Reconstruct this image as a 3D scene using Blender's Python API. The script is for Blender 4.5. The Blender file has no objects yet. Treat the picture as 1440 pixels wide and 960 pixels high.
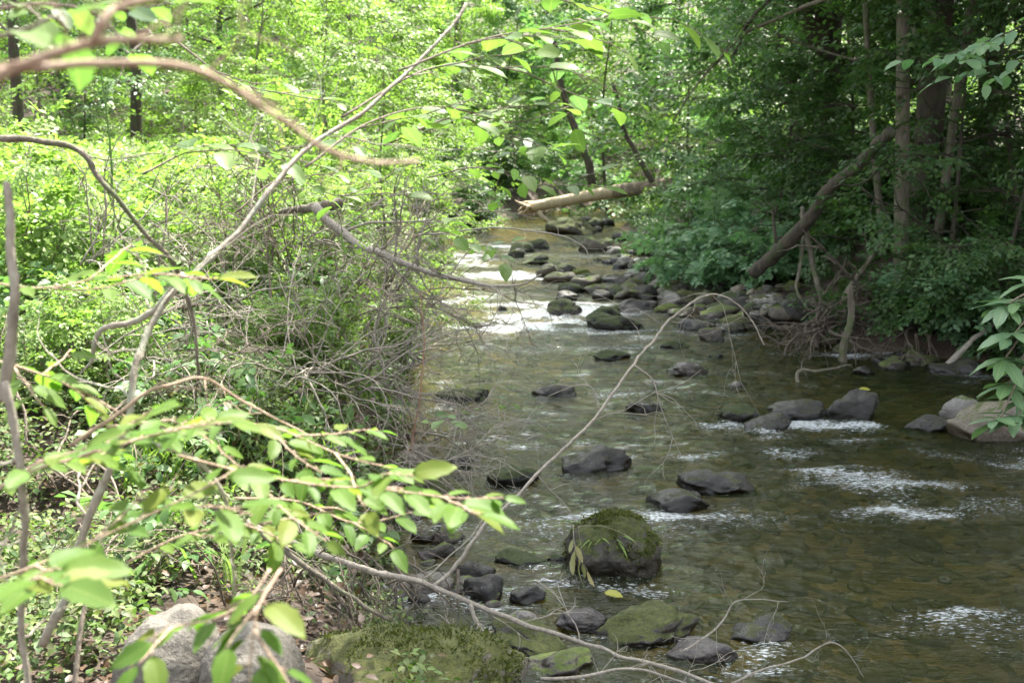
import bpy, bmesh, math
import numpy as np
from mathutils import Vector, Matrix

RNG = np.random.default_rng(7)
SC = bpy.context.scene
COL = SC.collection
PI = math.pi

# ------------------------------------------------------------------ camera model
CAM = np.array([0.0, 0.0, 2.2])
PITCH = math.radians(9.93)
F = 1600.0
FWD = np.array([0, math.cos(PITCH), -math.sin(PITCH)])
UP = np.array([0, math.sin(PITCH), math.cos(PITCH)])

def ray(px, py):
    return FWD + np.array([1.0, 0, 0]) * (px - 720) / F + UP * (480 - py) / F

def dep(px, py, Y):                 # the point seen at a pixel at distance Y up the valley
    d = ray(px, py)
    return CAM + d * (Y / d[1])

def onz(px, py, z=0.0):             # the point seen at a pixel at height z
    d = ray(px, py)
    return CAM + d * ((z - CAM[2]) / d[2])

# ------------------------------------------------------------------ noise
def _h(ix, iy, iz, seed):
    n = (ix * 374761393 + iy * 668265263 + iz * 2147483647 + seed * 1274126177) & 0xFFFFFFFF
    n = ((n ^ (n >> 13)) * 1274126177) & 0xFFFFFFFF
    n = (n ^ (n >> 16)) & 0xFFFF
    return n / 65535.0

def vnoise(x, y, z=0.0, seed=0):
    x = np.asarray(x, float); y = np.asarray(y, float); z = np.zeros_like(x) + z
    i, j, k = np.floor(x).astype(np.int64), np.floor(y).astype(np.int64), np.floor(z).astype(np.int64)
    u, v, w = x - i, y - j, z - k
    u = u * u * (3 - 2 * u); v = v * v * (3 - 2 * v); w = w * w * (3 - 2 * w)
    r = 0
    for a in (0, 1):
        for b in (0, 1):
            for c in (0, 1):
                r = r + _h(i + a, j + b, k + c, seed) * (u if a else 1 - u) * (v if b else 1 - v) * (w if c else 1 - w)
    return r * 2 - 1

def fbm(x, y, z=0.0, seed=0, oct=4):
    r, a = 0, 1.0
    for o in range(oct):
        f = 2 ** o
        r = r + a * vnoise(np.asarray(x) * f, np.asarray(y) * f, np.asarray(z) * f, seed + o)
        a *= 0.5
    return r

def smooth(a, b, x):
    t = np.clip((x - a) / (b - a), 0, 1)
    return t * t * (3 - 2 * t)

# ------------------------------------------------------------------ terrain
LY = np.array([-60, 0, 2.0, 3.4, 4.4, 5.4, 6.5, 7.9, 9.0, 11.7, 15.4, 22.0, 28.0, 32, 37, 45, 60, 200])
LX = np.array([9, 2.6, 1.4, 0.35, -0.35, -0.62, -0.68, -0.66, -0.85, -0.95, -1.3, -1.65, -1.4, -0.2, 1.4, 4.5, 12, 80])
RY = np.array([-60, 0, 4, 7.5, 8.6, 10.2, 11.3, 12, 13, 15, 17, 20, 25, 30, 37, 45, 60, 200])
RX = np.array([16, 8.0, 5.6, 4.4, 3.95, 4.7, 4.75, 3.6, 3.05, 2.75, 2.55, 2.75, 2.75, 2.6, 4.2, 7.5, 15.5, 84])

def xl(y): return np.interp(y, LY, LX)
def xr(y): return np.interp(y, RY, RX)

def ground(x, y):
    x = np.asarray(x, float); y = np.asarray(y, float)
    n1 = fbm(x * 0.9, y * 0.9, 0, 3, 4)
    n2 = fbm(x * 0.16, y * 0.16, 0, 11, 3)
    wob = 0.18 * fbm(x * 0.8, y * 0.8, 0, 21, 3)
    dl = xl(y) - x + wob
    dr = x - xr(y) + wob
    inside = np.minimum(-dl, -dr)
    bed = -0.10 - 0.16 * smooth(0, 1.2, inside) + 0.035 * n1
    left = -0.10 + (0.40 + 0.34 * smooth(4.6, 7.0, y)) * smooth(-0.1, 1.0, dl) + 0.035 * np.clip(dl, 0, 40) + 0.09 * n1 * smooth(0, .8, dl) + 0.25 * n2 * smooth(1, 5, dl)
    left = left + 0.22 * np.clip(dl - 14, 0, 90)
    right = -0.10 + 0.32 * smooth(-0.1, 0.8, dr) + 0.75 * smooth(0.9, 2.4, dr) + 0.10 * np.clip(dr - 1.5, 0, 100) + 0.07 * n1 * smooth(0, .8, dr) + 0.3 * n2 * smooth(1, 5, dr)
    right = right + 0.25 * np.clip(dr - 8, 0, 90)
    z = np.where(dl > -0.1, left, np.where(dr > -0.1, right, bed))
    z = z + 0.16 * np.clip(y - 44, 0, 110) * np.where(inside > 0, 0.2, 1)
    return z

def gz(x, y): return float(ground(np.array([x]), np.array([y]))[0])

# ------------------------------------------------------------------ mesh helpers
def mesh_from(name, V, Fc, mat=None, smooth_=False, uv=None):
    V = np.asarray(V, np.float32); Fc = np.asarray(Fc, np.int32)
    me = bpy.data.meshes.new(name)
    k = Fc.shape[1]; n = len(Fc)
    me.vertices.add(len(V)); me.vertices.foreach_set('co', V.ravel())
    me.loops.add(n * k); me.loops.foreach_set('vertex_index', Fc.ravel())
    me.polygons.add(n)
    me.polygons.foreach_set('loop_start', np.arange(n, dtype=np.int32) * k)
    me.polygons.foreach_set('loop_total', np.full(n, k, np.int32))
    if smooth_: me.polygons.foreach_set('use_smooth', np.ones(n, bool))
    if uv is not None:
        l = me.uv_layers.new(name='UVMap')
        l.data.foreach_set('uv', np.asarray(uv, np.float32)[Fc.ravel()].ravel())
    me.update(calc_edges=True)
    if mat: me.materials.append(mat)
    return me

def link(name, me, parent=None, loc=(0, 0, 0)):
    o = bpy.data.objects.new(name, me); COL.objects.link(o)
    o.location = loc
    if parent is not None: o.parent = parent
    return o

def tag(o, label=None, cat=None, group=None, kind=None):
    if label: o['label'] = label
    if cat: o['category'] = cat
    if group: o['group'] = group
    if kind: o['kind'] = kind
    return o

def empty(name, loc=(0, 0, 0), rz=0.0):
    o = bpy.data.objects.new(name, None); COL.objects.link(o)
    o.location = loc; o.rotation_euler = (0, 0, rz); o.empty_display_size = 0.2
    return o

def dup(root, loc, rz, scale, label=None, group=None):
    r = root.copy(); COL.objects.link(r)
    r.location = loc; r.rotation_euler = (0, 0, rz); r.scale = (scale, scale, scale) if np.isscalar(scale) else scale
    if label: r['label'] = label
    if group: r['group'] = group
    for ch in list(root.children):
        c = ch.copy(); COL.objects.link(c); c.parent = r
    return r

class Tubes:
    def __init__(s): s.V = []; s.F = []; s.n = 0
    def add(s, P, R, sides=6, bump=0.0):
        P = np.asarray(P, float); R = np.zeros(len(P)) + np.asarray(R, float)
        T = np.gradient(P, axis=0); T /= np.linalg.norm(T, axis=1)[:, None] + 1e-9
        a = np.cross(T, [0, 0, 1.0]) if abs(T[0][2]) < 0.9 else np.cross(T, [1.0, 0, 0])
        ref = a[0]
        A = []
        for t in T:
            ref = ref - t * np.dot(ref, t); ref /= np.linalg.norm(ref) + 1e-9
            A.append(ref)
        A = np.array(A); B = np.cross(T, A)
        th = np.arange(sides) / sides * 2 * PI
        rr = R[:, None] * np.ones((1, sides))
        if bump:
            rr = rr * (1 + bump * RNG.uniform(-1, 1, rr.shape))
        ring = P[:, None] + rr[..., None] * (np.cos(th)[None, :, None] * A[:, None] + np.sin(th)[None, :, None] * B[:, None])
        m = len(P)
        idx = np.arange(m * sides).reshape(m, sides) + s.n
        q = np.stack([idx[:-1], np.roll(idx[:-1], -1, 1), np.roll(idx[1:], -1, 1), idx[1:]], -1).reshape(-1, 4)
        s.V.append(ring.reshape(-1, 3)); s.F.append(q)
        s.n += m * sides
        c0 = np.array([P[0], P[-1] + T[-1] * R[-1] * .5]); s.V.append(c0)
        e0 = np.stack([np.full(sides, s.n), np.roll(idx[0], -1), idx[0], idx[0]], -1)
        e1 = np.stack([np.full(sides, s.n + 1), idx[-1], np.roll(idx[-1], -1), np.roll(idx[-1], -1)], -1)
        s.caps = getattr(s, 'caps', []); s.caps.append(e0[:, :3]); s.caps.append(e1[:, :3])
        s.n += 2
        return s
    def mesh(s, name, mat):
        V = np.concatenate(s.V); Q = np.concatenate(s.F)
        tri = np.concatenate([Q[:, [0, 1, 2]], Q[:, [0, 2, 3]], np.concatenate(s.caps)])
        return mesh_from(name, V, tri, mat, True)

def spline(P, n=None):
    P = np.asarray(P, float)
    n = n or max(8, 6 * len(P))
    Q = np.vstack([2 * P[0] - P[1], P, 2 * P[-1] - P[-2]])
    out = []
    for t in np.linspace(0, len(P) - 1 - 1e-6, n):
        i = int(t); u = t - i
        p0, p1, p2, p3 = Q[i], Q[i + 1], Q[i + 2], Q[i + 3]
        out.append(.5 * ((2 * p1) + (-p0 + p2) * u + (2 * p0 - 5 * p1 + 4 * p2 - p3) * u * u + (-p0 + 3 * p1 - 3 * p2 + p3) * u ** 3))
    return np.array(out)

def unit(v):
    v = np.asarray(v, float); return v / (np.linalg.norm(v, axis=-1, keepdims=True) + 1e-9)

def wander(p, d, L, n=8, curl=0.25, grav=0.0, rng=RNG):
    p = np.array(p, float); d = unit(d); out = [p.copy()]
    for i in range(n):
        d = unit(d + rng.normal(0, curl, 3) + np.array([0, 0, grav]))
        p = p + d * L / n
        out.append(p.copy())
    return np.array(out)

# ------------------------------------------------------------------ leaves
T_LO = (np.array([[0, 0, 0], [.42, .30, .05], [1, 0, -.10], [.42, -.30, .05]]), np.array([[0, 2, 1], [0, 3, 2]]))
_m = [[0, 0, 0], [.22, .20, .035], [.22, 0, .0], [.22, -.20, .035], [.58, .25, .03], [.58, 0, -.02], [.58, -.25, .03], [1, 0, -.16]]
T_MID = (np.array(_m), np.array([[0, 2, 1], [0, 3, 2], [1, 2, 5], [1, 5, 4], [2, 3, 6], [2, 6, 5], [4, 5, 7], [5, 6, 7]]))
def _hi(w=.27, droop=.18, peak=.42, n=8):
    V = []; Fc = []
    for i in range(n + 1):
        t = i / n
        ww = w * (math.sin(PI * t ** (math.log(.5) / math.log(peak)))) ** .75 if 0 < t < 1 else 0.004
        if t > .8: ww *= (1 - ((t - .8) / .2) ** 2 * .45)
        ww *= 1 + .07 * (-1) ** i
        z = -droop * t * t
        for s in (-1, -.5, 0, .5, 1): V.append([t, ww * s, z + .16 * ww * abs(s) + .012 * math.sin(9 * t + 2 * s) * abs(s)])
    for i in range(n):
        for j in range(4):
            a = i * 5 + j
            Fc += [[a, a + 5, a + 6], [a, a + 6, a + 1]]
    return np.array(V), np.array(Fc)
T_HI = _hi()
T_LONG = _hi(.15, .22, .5)
T_MAPLE = (np.array([[0, 0, 0], [.1, .32, .03], [.38, .24, .02], [.42, .52, -.04], [.62, .22, .01], [1, 0, -.12], [.62, -.22, .01], [.42, -.52, -.04], [.38, -.24, .02], [.1, -.32, .03], [.4, 0, -.02]]),
           np.array([[10, 0, 1][::-1], [10, 1, 2][::-1], [2, 3, 4][::-1], [10, 2, 4][::-1], [10, 4, 5][::-1], [10, 5, 6][::-1], [6, 7, 8][::-1], [10, 6, 8][::-1], [10, 8, 9][::-1], [10, 9, 0][::-1]]))

class Leaves:
    def __init__(s): s.P = []; s.D = []; s.N = []; s.S = []
    def add(s, P, D, N, S):
        P = np.atleast_2d(P); s.P.append(P); s.D.append(np.zeros_like(P) + D); s.N.append(np.zeros_like(P) + N); s.S.append(np.zeros(len(P)) + S)
    def count(s): return sum(len(p) for p in s.P)
    def mesh(s, name, mat, tmpl=T_LO, wid=1.0, smooth_=False):
        P = np.concatenate(s.P); D = unit(np.concatenate(s.D)); N = np.concatenate(s.N); S = np.concatenate(s.S)
        N = unit(N - D * np.sum(N * D, 1)[:, None]); B = np.cross(N, D)
        T, Fc = tmpl
        V = P[:, None] + S[:, None, None] * (T[None, :, 0:1] * D[:, None] + wid * T[None, :, 1:2] * B[:, None] + T[None, :, 2:3] * N[:, None])
        off = (np.arange(len(P)) * len(T))[:, None, None]
        uv = np.tile(np.stack([T[:, 0], T[:, 1] * wid / .54 + .5], 1), (len(P), 1)) if len(T) > 20 else None
        return mesh_from(name, V.reshape(-1, 3), (Fc[None] + off).reshape(-1, 3), mat, smooth_, uv)

def spray_tmpl(n, rng, kind='flat', sub=3):
    """leaf frames of one twig of length 1 along +x, lying about flat: position, direction, normal, relative size"""
    P = []; D = []; N = []; S = []
    axes = [(np.zeros(3), np.array([1., 0, 0]), 1.0)]
    for k in range(sub):
        t = .2 + .6 * k / max(1, sub)
        sg = 1 if k % 2 else -1
        a = sg * rng.uniform(.6, .95)
        axes.append((np.array([t, 0, 0]), np.array([math.cos(a), math.sin(a), rng.normal(0, .12)]), .62 * (1.1 - t * .6)))
    for (o, d, L) in axes:
        m = max(3, int(round(n * L / sum(x[2] for x in axes))))
        for i in range(m):
            t = (i + .8) / m
            sg = 1 if i % 2 else -1
            a = math.atan2(d[1], d[0]) + sg * rng.uniform(.5, 1.1) * (1 if i < m - 1 else .1)
            P.append(o + d * L * t + np.array([0, 0, -.10 * t * t * L]))
            D.append([math.cos(a), math.sin(a), rng.normal(-.22, .25)])
            N.append([rng.normal(0, .3), rng.normal(0, .3), 1])
            S.append(rng.uniform(.7, 1.15))
    return np.array(P), unit(np.array(D)), unit(np.array(N)), np.array(S)

_sr = np.random.default_rng(5)
SPR = [spray_tmpl(16, _sr) for _ in range(6)]
SPR_SMALL = [spray_tmpl(8, _sr, sub=1) for _ in range(6)]

def put_sprays(L, P, D, leaf, length, rng, lib=SPR, roll=.35):
    """sprays at points P heading D: each keeps about level"""
    P = np.atleast_2d(P); D = unit(np.atleast_2d(D))
    which = rng.integers(0, len(lib), len(P))
    Z = np.array([0, 0, 1.]) + rng.normal(0, roll, P.shape)
    B = unit(np.cross(Z, D)); N = np.cross(D, B)
    for k in range(len(lib)):
        m = which == k
        if not m.any(): continue
        p, d, n, s = lib[k]
        R = np.stack([D[m], B[m], N[m]], -1)
        ln = length * rng.uniform(.7, 1.25, m.sum())
        pos = P[m][:, None] + ln[:, None, None] * np.einsum('aij,kj->aki', R, p)
        dd = np.einsum('aij,kj->aki', R, d); nn = np.einsum('aij,kj->aki', R, n)
        L.add(pos.reshape(-1, 3), dd.reshape(-1, 3), nn.reshape(-1, 3), (leaf * s[None] * np.ones((m.sum(), 1)) * rng.uniform(.8, 1.2, (m.sum(), len(s)))).ravel())

# ------------------------------------------------------------------ materials
def mat(name):
    m = bpy.data.materials.new(name); m.use_nodes = True
    nt = m.node_tree; nt.nodes.clear()
    out = nt.nodes.new('ShaderNodeOutputMaterial')
    return m, nt, out

def N_(nt, t, **kw):
    n = nt.nodes.new(t)
    for k, v in kw.items():
        if k in n.inputs: n.inputs[k].default_value = v
        else: setattr(n, k, v)
    return n

def ramp(nt, stops, src=None):
    r = nt.nodes.new('ShaderNodeValToRGB')
    el = r.color_ramp.elements
    while len(el) < len(stops): el.new(0.5)
    for e, (p, c) in zip(el, stops): e.position = p; e.color = (*c, 1)
    if src is not None: nt.links.new(src, r.inputs[0])
    return r

def leaf_mat(name, cols, trans=.42, tint=(.95, 1.12, .6), rough=.45, veins=False, spec=.35):
    m, nt, out = mat(name)
    g = N_(nt, 'ShaderNodeNewGeometry')
    r = ramp(nt, [(i / (len(cols) - 1), c) for i, c in enumerate(cols)], g.outputs['Random Per Island'])
    col = r.outputs[0]
    if veins:
        uv = N_(nt, 'ShaderNodeUVMap')
        sp = N_(nt, 'ShaderNodeSeparateXYZ'); nt.links.new(uv.outputs[0], sp.inputs[0])
        ab = N_(nt, 'ShaderNodeMath', operation='SUBTRACT'); nt.links.new(sp.outputs[1], ab.inputs[0]); ab.inputs[1].default_value = .5
        a2 = N_(nt, 'ShaderNodeMath', operation='ABSOLUTE'); nt.links.new(ab.outputs[0], a2.inputs[0])
        mid = N_(nt, 'ShaderNodeMath', operation='LESS_THAN'); nt.links.new(a2.outputs[0], mid.inputs[0]); mid.inputs[1].default_value = .022
        s1 = N_(nt, 'ShaderNodeMath', operation='MULTIPLY_ADD'); nt.links.new(a2.outputs[0], s1.inputs[0]); s1.inputs[1].default_value = -.75; nt.links.new(sp.outputs[0], s1.inputs[2])
        s2 = N_(nt, 'ShaderNodeMath', operation='MULTIPLY'); nt.links.new(s1.outputs[0], s2.inputs[0]); s2.inputs[1].default_value = 9.0
        s3 = N_(nt, 'ShaderNodeMath', operation='FRACT'); nt.links.new(s2.outputs[0], s3.inputs[0])
        s4 = N_(nt, 'ShaderNodeMath', operation='LESS_THAN'); nt.links.new(s3.outputs[0], s4.inputs[0]); s4.inputs[1].default_value = .1
        mx = N_(nt, 'ShaderNodeMath', operation='MAXIMUM'); nt.links.new(mid.outputs[0], mx.inputs[0]); nt.links.new(s4.outputs[0], mx.inputs[1])
        f = N_(nt, 'ShaderNodeMath', operation='MULTIPLY'); nt.links.new(mx.outputs[0], f.inputs[0]); f.inputs[1].default_value = .3
        mc = N_(nt, 'ShaderNodeMix', data_type='RGBA'); nt.links.new(f.outputs[0], mc.inputs[0]); nt.links.new(col, mc.inputs[6]); mc.inputs[7].default_value = (.3, .38, .12, 1)
        col = mc.outputs[2]
    p = N_(nt, 'ShaderNodeBsdfPrincipled', Roughness=rough)
    p.inputs['Specular IOR Level'].default_value = spec
    nt.links.new(col, p.inputs['Base Color'])
    tr = N_(nt, 'ShaderNodeBsdfTranslucent')
    tm = N_(nt, 'ShaderNodeMix', data_type='RGBA', blend_type='MULTIPLY'); tm.inputs[0].default_value = 1
    nt.links.new(col, tm.inputs[6]); tm.inputs[7].default_value = (tint[0] * 1.3, tint[1] * 1.3, tint[2] * 1.3, 1)
    nt.links.new(tm.outputs[2], tr.inputs[0])
    mx = N_(nt, 'ShaderNodeMixShader'); mx.inputs[0].default_value = trans
    nt.links.new(p.outputs[0], mx.inputs[1]); nt.links.new(tr.outputs[0], mx.inputs[2])
    nt.links.new(mx.outputs[0], out.inputs[0])
    return m

LEAF_SUN = leaf_mat('leaf_sunlit', [(.11, .18, .035), (.17, .26, .06), (.22, .31, .08), (.13, .21, .06)], .5)  # brighter, yellower leaf: sunlight put into the base colour
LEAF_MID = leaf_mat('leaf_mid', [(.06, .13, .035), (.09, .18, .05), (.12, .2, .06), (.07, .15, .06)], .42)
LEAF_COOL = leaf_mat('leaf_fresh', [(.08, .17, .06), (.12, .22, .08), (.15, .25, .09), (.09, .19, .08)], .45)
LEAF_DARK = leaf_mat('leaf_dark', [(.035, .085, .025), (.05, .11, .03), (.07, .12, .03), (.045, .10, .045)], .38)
LEAF_BLUE = leaf_mat('leaf_cool', [(.10, .21, .11), (.15, .27, .14), (.19, .3, .15)], .42)
LEAF_NEAR = leaf_mat('leaf_near', [(.07, .15, .02), (.10, .19, .03), (.13, .21, .035), (.085, .17, .035), (.17, .20, .035)], .58, veins=True, rough=.5, spec=.2)
LEAF_OVER = leaf_mat('leaf_overhead', [(.07, .13, .04), (.10, .18, .04), (.13, .2, .05), (.08, .14, .07)], .5, veins=True, spec=.22)
LEAF_RHODO = leaf_mat('leaf_leathery', [(.09, .17, .09), (.13, .22, .12), (.11, .2, .08)], .3, veins=True, rough=.42, spec=.3)
LEAF_COVER = leaf_mat('leaf_ground_cover', [(.045, .085, .022), (.075, .13, .03), (.11, .17, .045), (.14, .17, .05), (.08, .13, .055), (.11, .085, .045)], .35, rough=.55, spec=.3)
LEAF_FAR = leaf_mat('leaf_far', [(.07, .14, .03), (.13, .21, .05), (.17, .25, .06), (.09, .16, .04)], .42)
LEAF_DEAD = leaf_mat('leaf_withered', [(.26, .25, .12), (.22, .23, .11), (.32, .28, .13)], .3)
LEAF_LITTER = leaf_mat('leaf_litter', [(.05, .03, .018), (.085, .05, .03), (.12, .075, .045), (.04, .026, .018)], .15)
LEAF_YELLOW = leaf_mat('leaf_yellowed', [(.4, .36, .06), (.3, .32, .05)], .4)

def bark_mat(name, c1, c2, c3=None, scale=18, bump=.5, stretch=.18):
    m, nt, out = mat(name)
    tc = N_(nt, 'ShaderNodeTexCoord')
    mp = N_(nt, 'ShaderNodeMapping'); mp.inputs['Scale'].default_value = (1, 1, stretch)
    nt.links.new(tc.outputs['Object'], mp.inputs[0])
    n1 = N_(nt, 'ShaderNodeTexNoise', Scale=scale, Detail=6.0, Roughness=.65); nt.links.new(mp.outputs[0], n1.inputs['Vector'])
    r = ramp(nt, [(.3, c1), (.7, c2)], n1.outputs[0])
    col = r.outputs[0]
    if c3:
        n2 = N_(nt, 'ShaderNodeTexNoise', Scale=scale * .35, Detail=5.0); nt.links.new(tc.outputs['Object'], n2.inputs['Vector'])
        r2 = ramp(nt, [(.52, (0, 0, 0)), (.6, (1, 1, 1))], n2.outputs[0])
        mx = N_(nt, 'ShaderNodeMix', data_type='RGBA'); nt.links.new(r2.outputs[0], mx.inputs[0]); nt.links.new(col, mx.inputs[6]); mx.inputs[7].default_value = (*c3, 1)
        col = mx.outputs[2]
    p = N_(nt, 'ShaderNodeBsdfPrincipled', Roughness=.85)
    nt.links.new(col, p.inputs['Base Color'])
    b = N_(nt, 'ShaderNodeBump', Strength=bump, Distance=.035); nt.links.new(n1.outputs[0], b.inputs['Height'])
    nt.links.new(b.outputs[0], p.inputs['Normal'])
    nt.links.new(p.outputs[0], out.inputs[0])
    return m

BARK_DARK = bark_mat('bark_dark', (.022, .017, .012), (.085, .068, .048), (.05, .06, .025), bump=1.0)
BARK_GREY = bark_mat('bark_grey', (.07, .06, .042), (.2, .175, .13), (.085, .10, .045), scale=22, bump=1.0)
BARK_LICHEN = bark_mat('bark_lichen', (.15, .125, .095), (.36, .32, .26), (.28, .28, .22), scale=45, stretch=.5)
BARK_TWIG = bark_mat('twig_pale', (.17, .145, .115), (.36, .325, .27), None, scale=80, stretch=.5)
BARK_DRY = bark_mat('twig_dry', (.09, .07, .05), (.23, .19, .145), None, scale=80, stretch=.5)
BARK_RED = bark_mat('twig_red', (.22, .10, .06), (.38, .2, .13), None, scale=80, stretch=.5)
BARK_PINK = bark_mat('twig_pinkish', (.27, .18, .12), (.46, .35, .26), None, scale=60, stretch=.5)
WOOD_BARE = bark_mat('bare_wood', (.30, .23, .15), (.5, .41, .29), None, scale=14)
WOOD_BROWN = bark_mat('log_bark', (.10, .075, .055), (.22, .17, .125), (.28, .22, .16), scale=14)
ROOT_MAT = bark_mat('root_bark', (.045, .035, .026), (.15, .12, .09), None, scale=40, stretch=.5)

def rock_mat(name, c1, c2, moss=0.0, wet=True, mosscol=((.035, .055, .012), (.10, .13, .025)), speck=.5):
    m, nt, out = mat(name)
    tc = N_(nt, 'ShaderNodeTexCoord'); g = N_(nt, 'ShaderNodeNewGeometry')
    n1 = N_(nt, 'ShaderNodeTexNoise', Scale=5.0, Detail=8.0, Roughness=.62); nt.links.new(g.outputs['Position'], n1.inputs['Vector'])
    n2 = N_(nt, 'ShaderNodeTexNoise', Scale=70.0, Detail=5.0, Roughness=.7); nt.links.new(g.outputs['Position'], n2.inputs['Vector'])
    r = ramp(nt, [(.3, c1), (.68, c2)], n1.outputs[0])
    r2 = ramp(nt, [(.35, (1 - speck,) * 3), (.65, (1 + speck * .4,) * 3)], n2.outputs[0])
    mu = N_(nt, 'ShaderNodeMix', data_type='RGBA', blend_type='MULTIPLY'); mu.inputs[0].default_value = 1
    nt.links.new(r.outputs[0], mu.inputs[6]); nt.links.new(r2.outputs[0], mu.inputs[7])
    col = mu.outputs[2]
    rough = N_(nt, 'ShaderNodeValue'); rough.outputs[0].default_value = .75
    ro = rough.outputs[0]
    sx = N_(nt, 'ShaderNodeSeparateXYZ'); nt.links.new(g.outputs['Position'], sx.inputs[0])
    if wet:                                    # splashed band just above the water: darker and glossy
        ad = N_(nt, 'ShaderNodeMath', operation='MULTIPLY_ADD'); nt.links.new(n1.outputs[0], ad.inputs[0]); ad.inputs[1].default_value = -.10; nt.links.new(sx.outputs[2], ad.inputs[2])
        mr = N_(nt, 'ShaderNodeMapRange'); nt.links.new(ad.outputs[0], mr.inputs[0])
        mr.inputs[1].default_value = -.01; mr.inputs[2].default_value = .075; mr.inputs[3].default_value = 1; mr.inputs[4].default_value = 0
        wm = N_(nt, 'ShaderNodeMix', data_type='RGBA', blend_type='MULTIPLY'); nt.links.new(mr.outputs[0], wm.inputs[0]); nt.links.new(col, wm.inputs[6]); wm.inputs[7].default_value = (.34, .31, .28, 1)
        col = wm.outputs[2]
        rr = N_(nt, 'ShaderNodeMapRange'); nt.links.new(mr.outputs[0], rr.inputs[0]); rr.inputs[3].default_value = .62; rr.inputs[4].default_value = .14
        ro = rr.outputs[0]
    nb = N_(nt, 'ShaderNodeMath', operation='ADD'); nt.links.new(n1.outputs[0], nb.inputs[0])
    sc = N_(nt, 'ShaderNodeMath', operation='MULTIPLY'); nt.links.new(n2.outputs[0], sc.inputs[0]); sc.inputs[1].default_value = .22
    nt.links.new(sc.outputs[0], nb.inputs[1])
    if moss > 0:
        sn = N_(nt, 'ShaderNodeSeparateXYZ'); nt.links.new(g.outputs['Normal'], sn.inputs[0])
        n3 = N_(nt, 'ShaderNodeTexNoise', Scale=9.0, Detail=6.0, Roughness=.7); nt.links.new(g.outputs['Position'], n3.inputs['Vector'])
        a = N_(nt, 'ShaderNodeMath', operation='MULTIPLY_ADD'); nt.links.new(sn.outputs[2], a.inputs[0]); a.inputs[1].default_value = .45; nt.links.new(n3.outputs[0], a.inputs[2])
        mk = N_(nt, 'ShaderNodeMapRange'); nt.links.new(a.outputs[0], mk.inputs[0])
        mk.inputs[1].default_value = .98 - moss * .55; mk.inputs[2].default_value = 1.08 - moss * .55
        n4 = N_(nt, 'ShaderNodeTexNoise', Scale=45.0, Detail=6.0, Roughness=.75); nt.links.new(g.outputs['Position'], n4.inputs['Vector'])
        mc = ramp(nt, [(.32, mosscol[0]), (.66, mosscol[1])], n4.outputs[0])
        mm = N_(nt, 'ShaderNodeMix', data_type='RGBA'); nt.links.new(mk.outputs[0], mm.inputs[0]); nt.links.new(col, mm.inputs[6]); nt.links.new(mc.outputs[0], mm.inputs[7])
        col = mm.outputs[2]
        rm = N_(nt, 'ShaderNodeMix', data_type='FLOAT'); nt.links.new(mk.outputs[0], rm.inputs[0]); nt.links.new(ro, rm.inputs[2]); rm.inputs[3].default_value = .95
        ro = rm.outputs[0]
    p = N_(nt, 'ShaderNodeBsdfPrincipled')
    nt.links.new(col, p.inputs['Base Color']); nt.links.new(ro, p.inputs['Roughness'])
    b = N_(nt, 'ShaderNodeBump', Strength=.8, Distance=.045); nt.links.new(nb.outputs[0], b.inputs['Height'])
    nt.links.new(b.outputs[0], p.inputs['Normal'])
    nt.links.new(p.outputs[0], out.inputs[0])
    return m

ROCK = {
    'dark': rock_mat('rock_dark', (0.017, 0.015, 0.013), (0.056, 0.051, 0.044), .15, mosscol=((.015, .02, .007), (.05, .055, .018))),
    'black': rock_mat('rock_black_moss', (0.014, 0.015, 0.011), (0.042, 0.042, 0.032), .55, mosscol=((.015, .024, .008), (.05, .065, .018))),
    'grey': rock_mat('rock_grey', (0.126, 0.117, 0.104), (0.277, 0.259, 0.235), .12),
    'tan': rock_mat('rock_tan', (0.131, 0.109, 0.081), (0.264, 0.225, 0.170), .2),
    'brown': rock_mat('rock_brown', (0.053, 0.044, 0.032), (0.129, 0.109, 0.082), .3),
    'purple': rock_mat('rock_purplish', (0.060, 0.054, 0.054), (0.162, 0.144, 0.141), .0),
    'moss': rock_mat('rock_mossy', (0.038, 0.034, 0.026), (0.105, 0.094, 0.071), .55, mosscol=((.02, .028, .008), (.075, .085, .02))),
    'brightmoss': rock_mat('rock_bright_moss', (0.070, 0.066, 0.049), (0.168, 0.154, 0.119), .95, mosscol=((.035, .05, .01), (.10, .12, .022))),
    'bigmoss': rock_mat('boulder_moss', (0.104, 0.092, 0.072), (0.224, 0.200, 0.160), .62, False, mosscol=((.025, .033, .008), (.10, .105, .026))),
    'bank': rock_mat('boulder_bank', (0.088, 0.078, 0.062), (0.139, 0.126, 0.105), .0, False, speck=.35),
}

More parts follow.
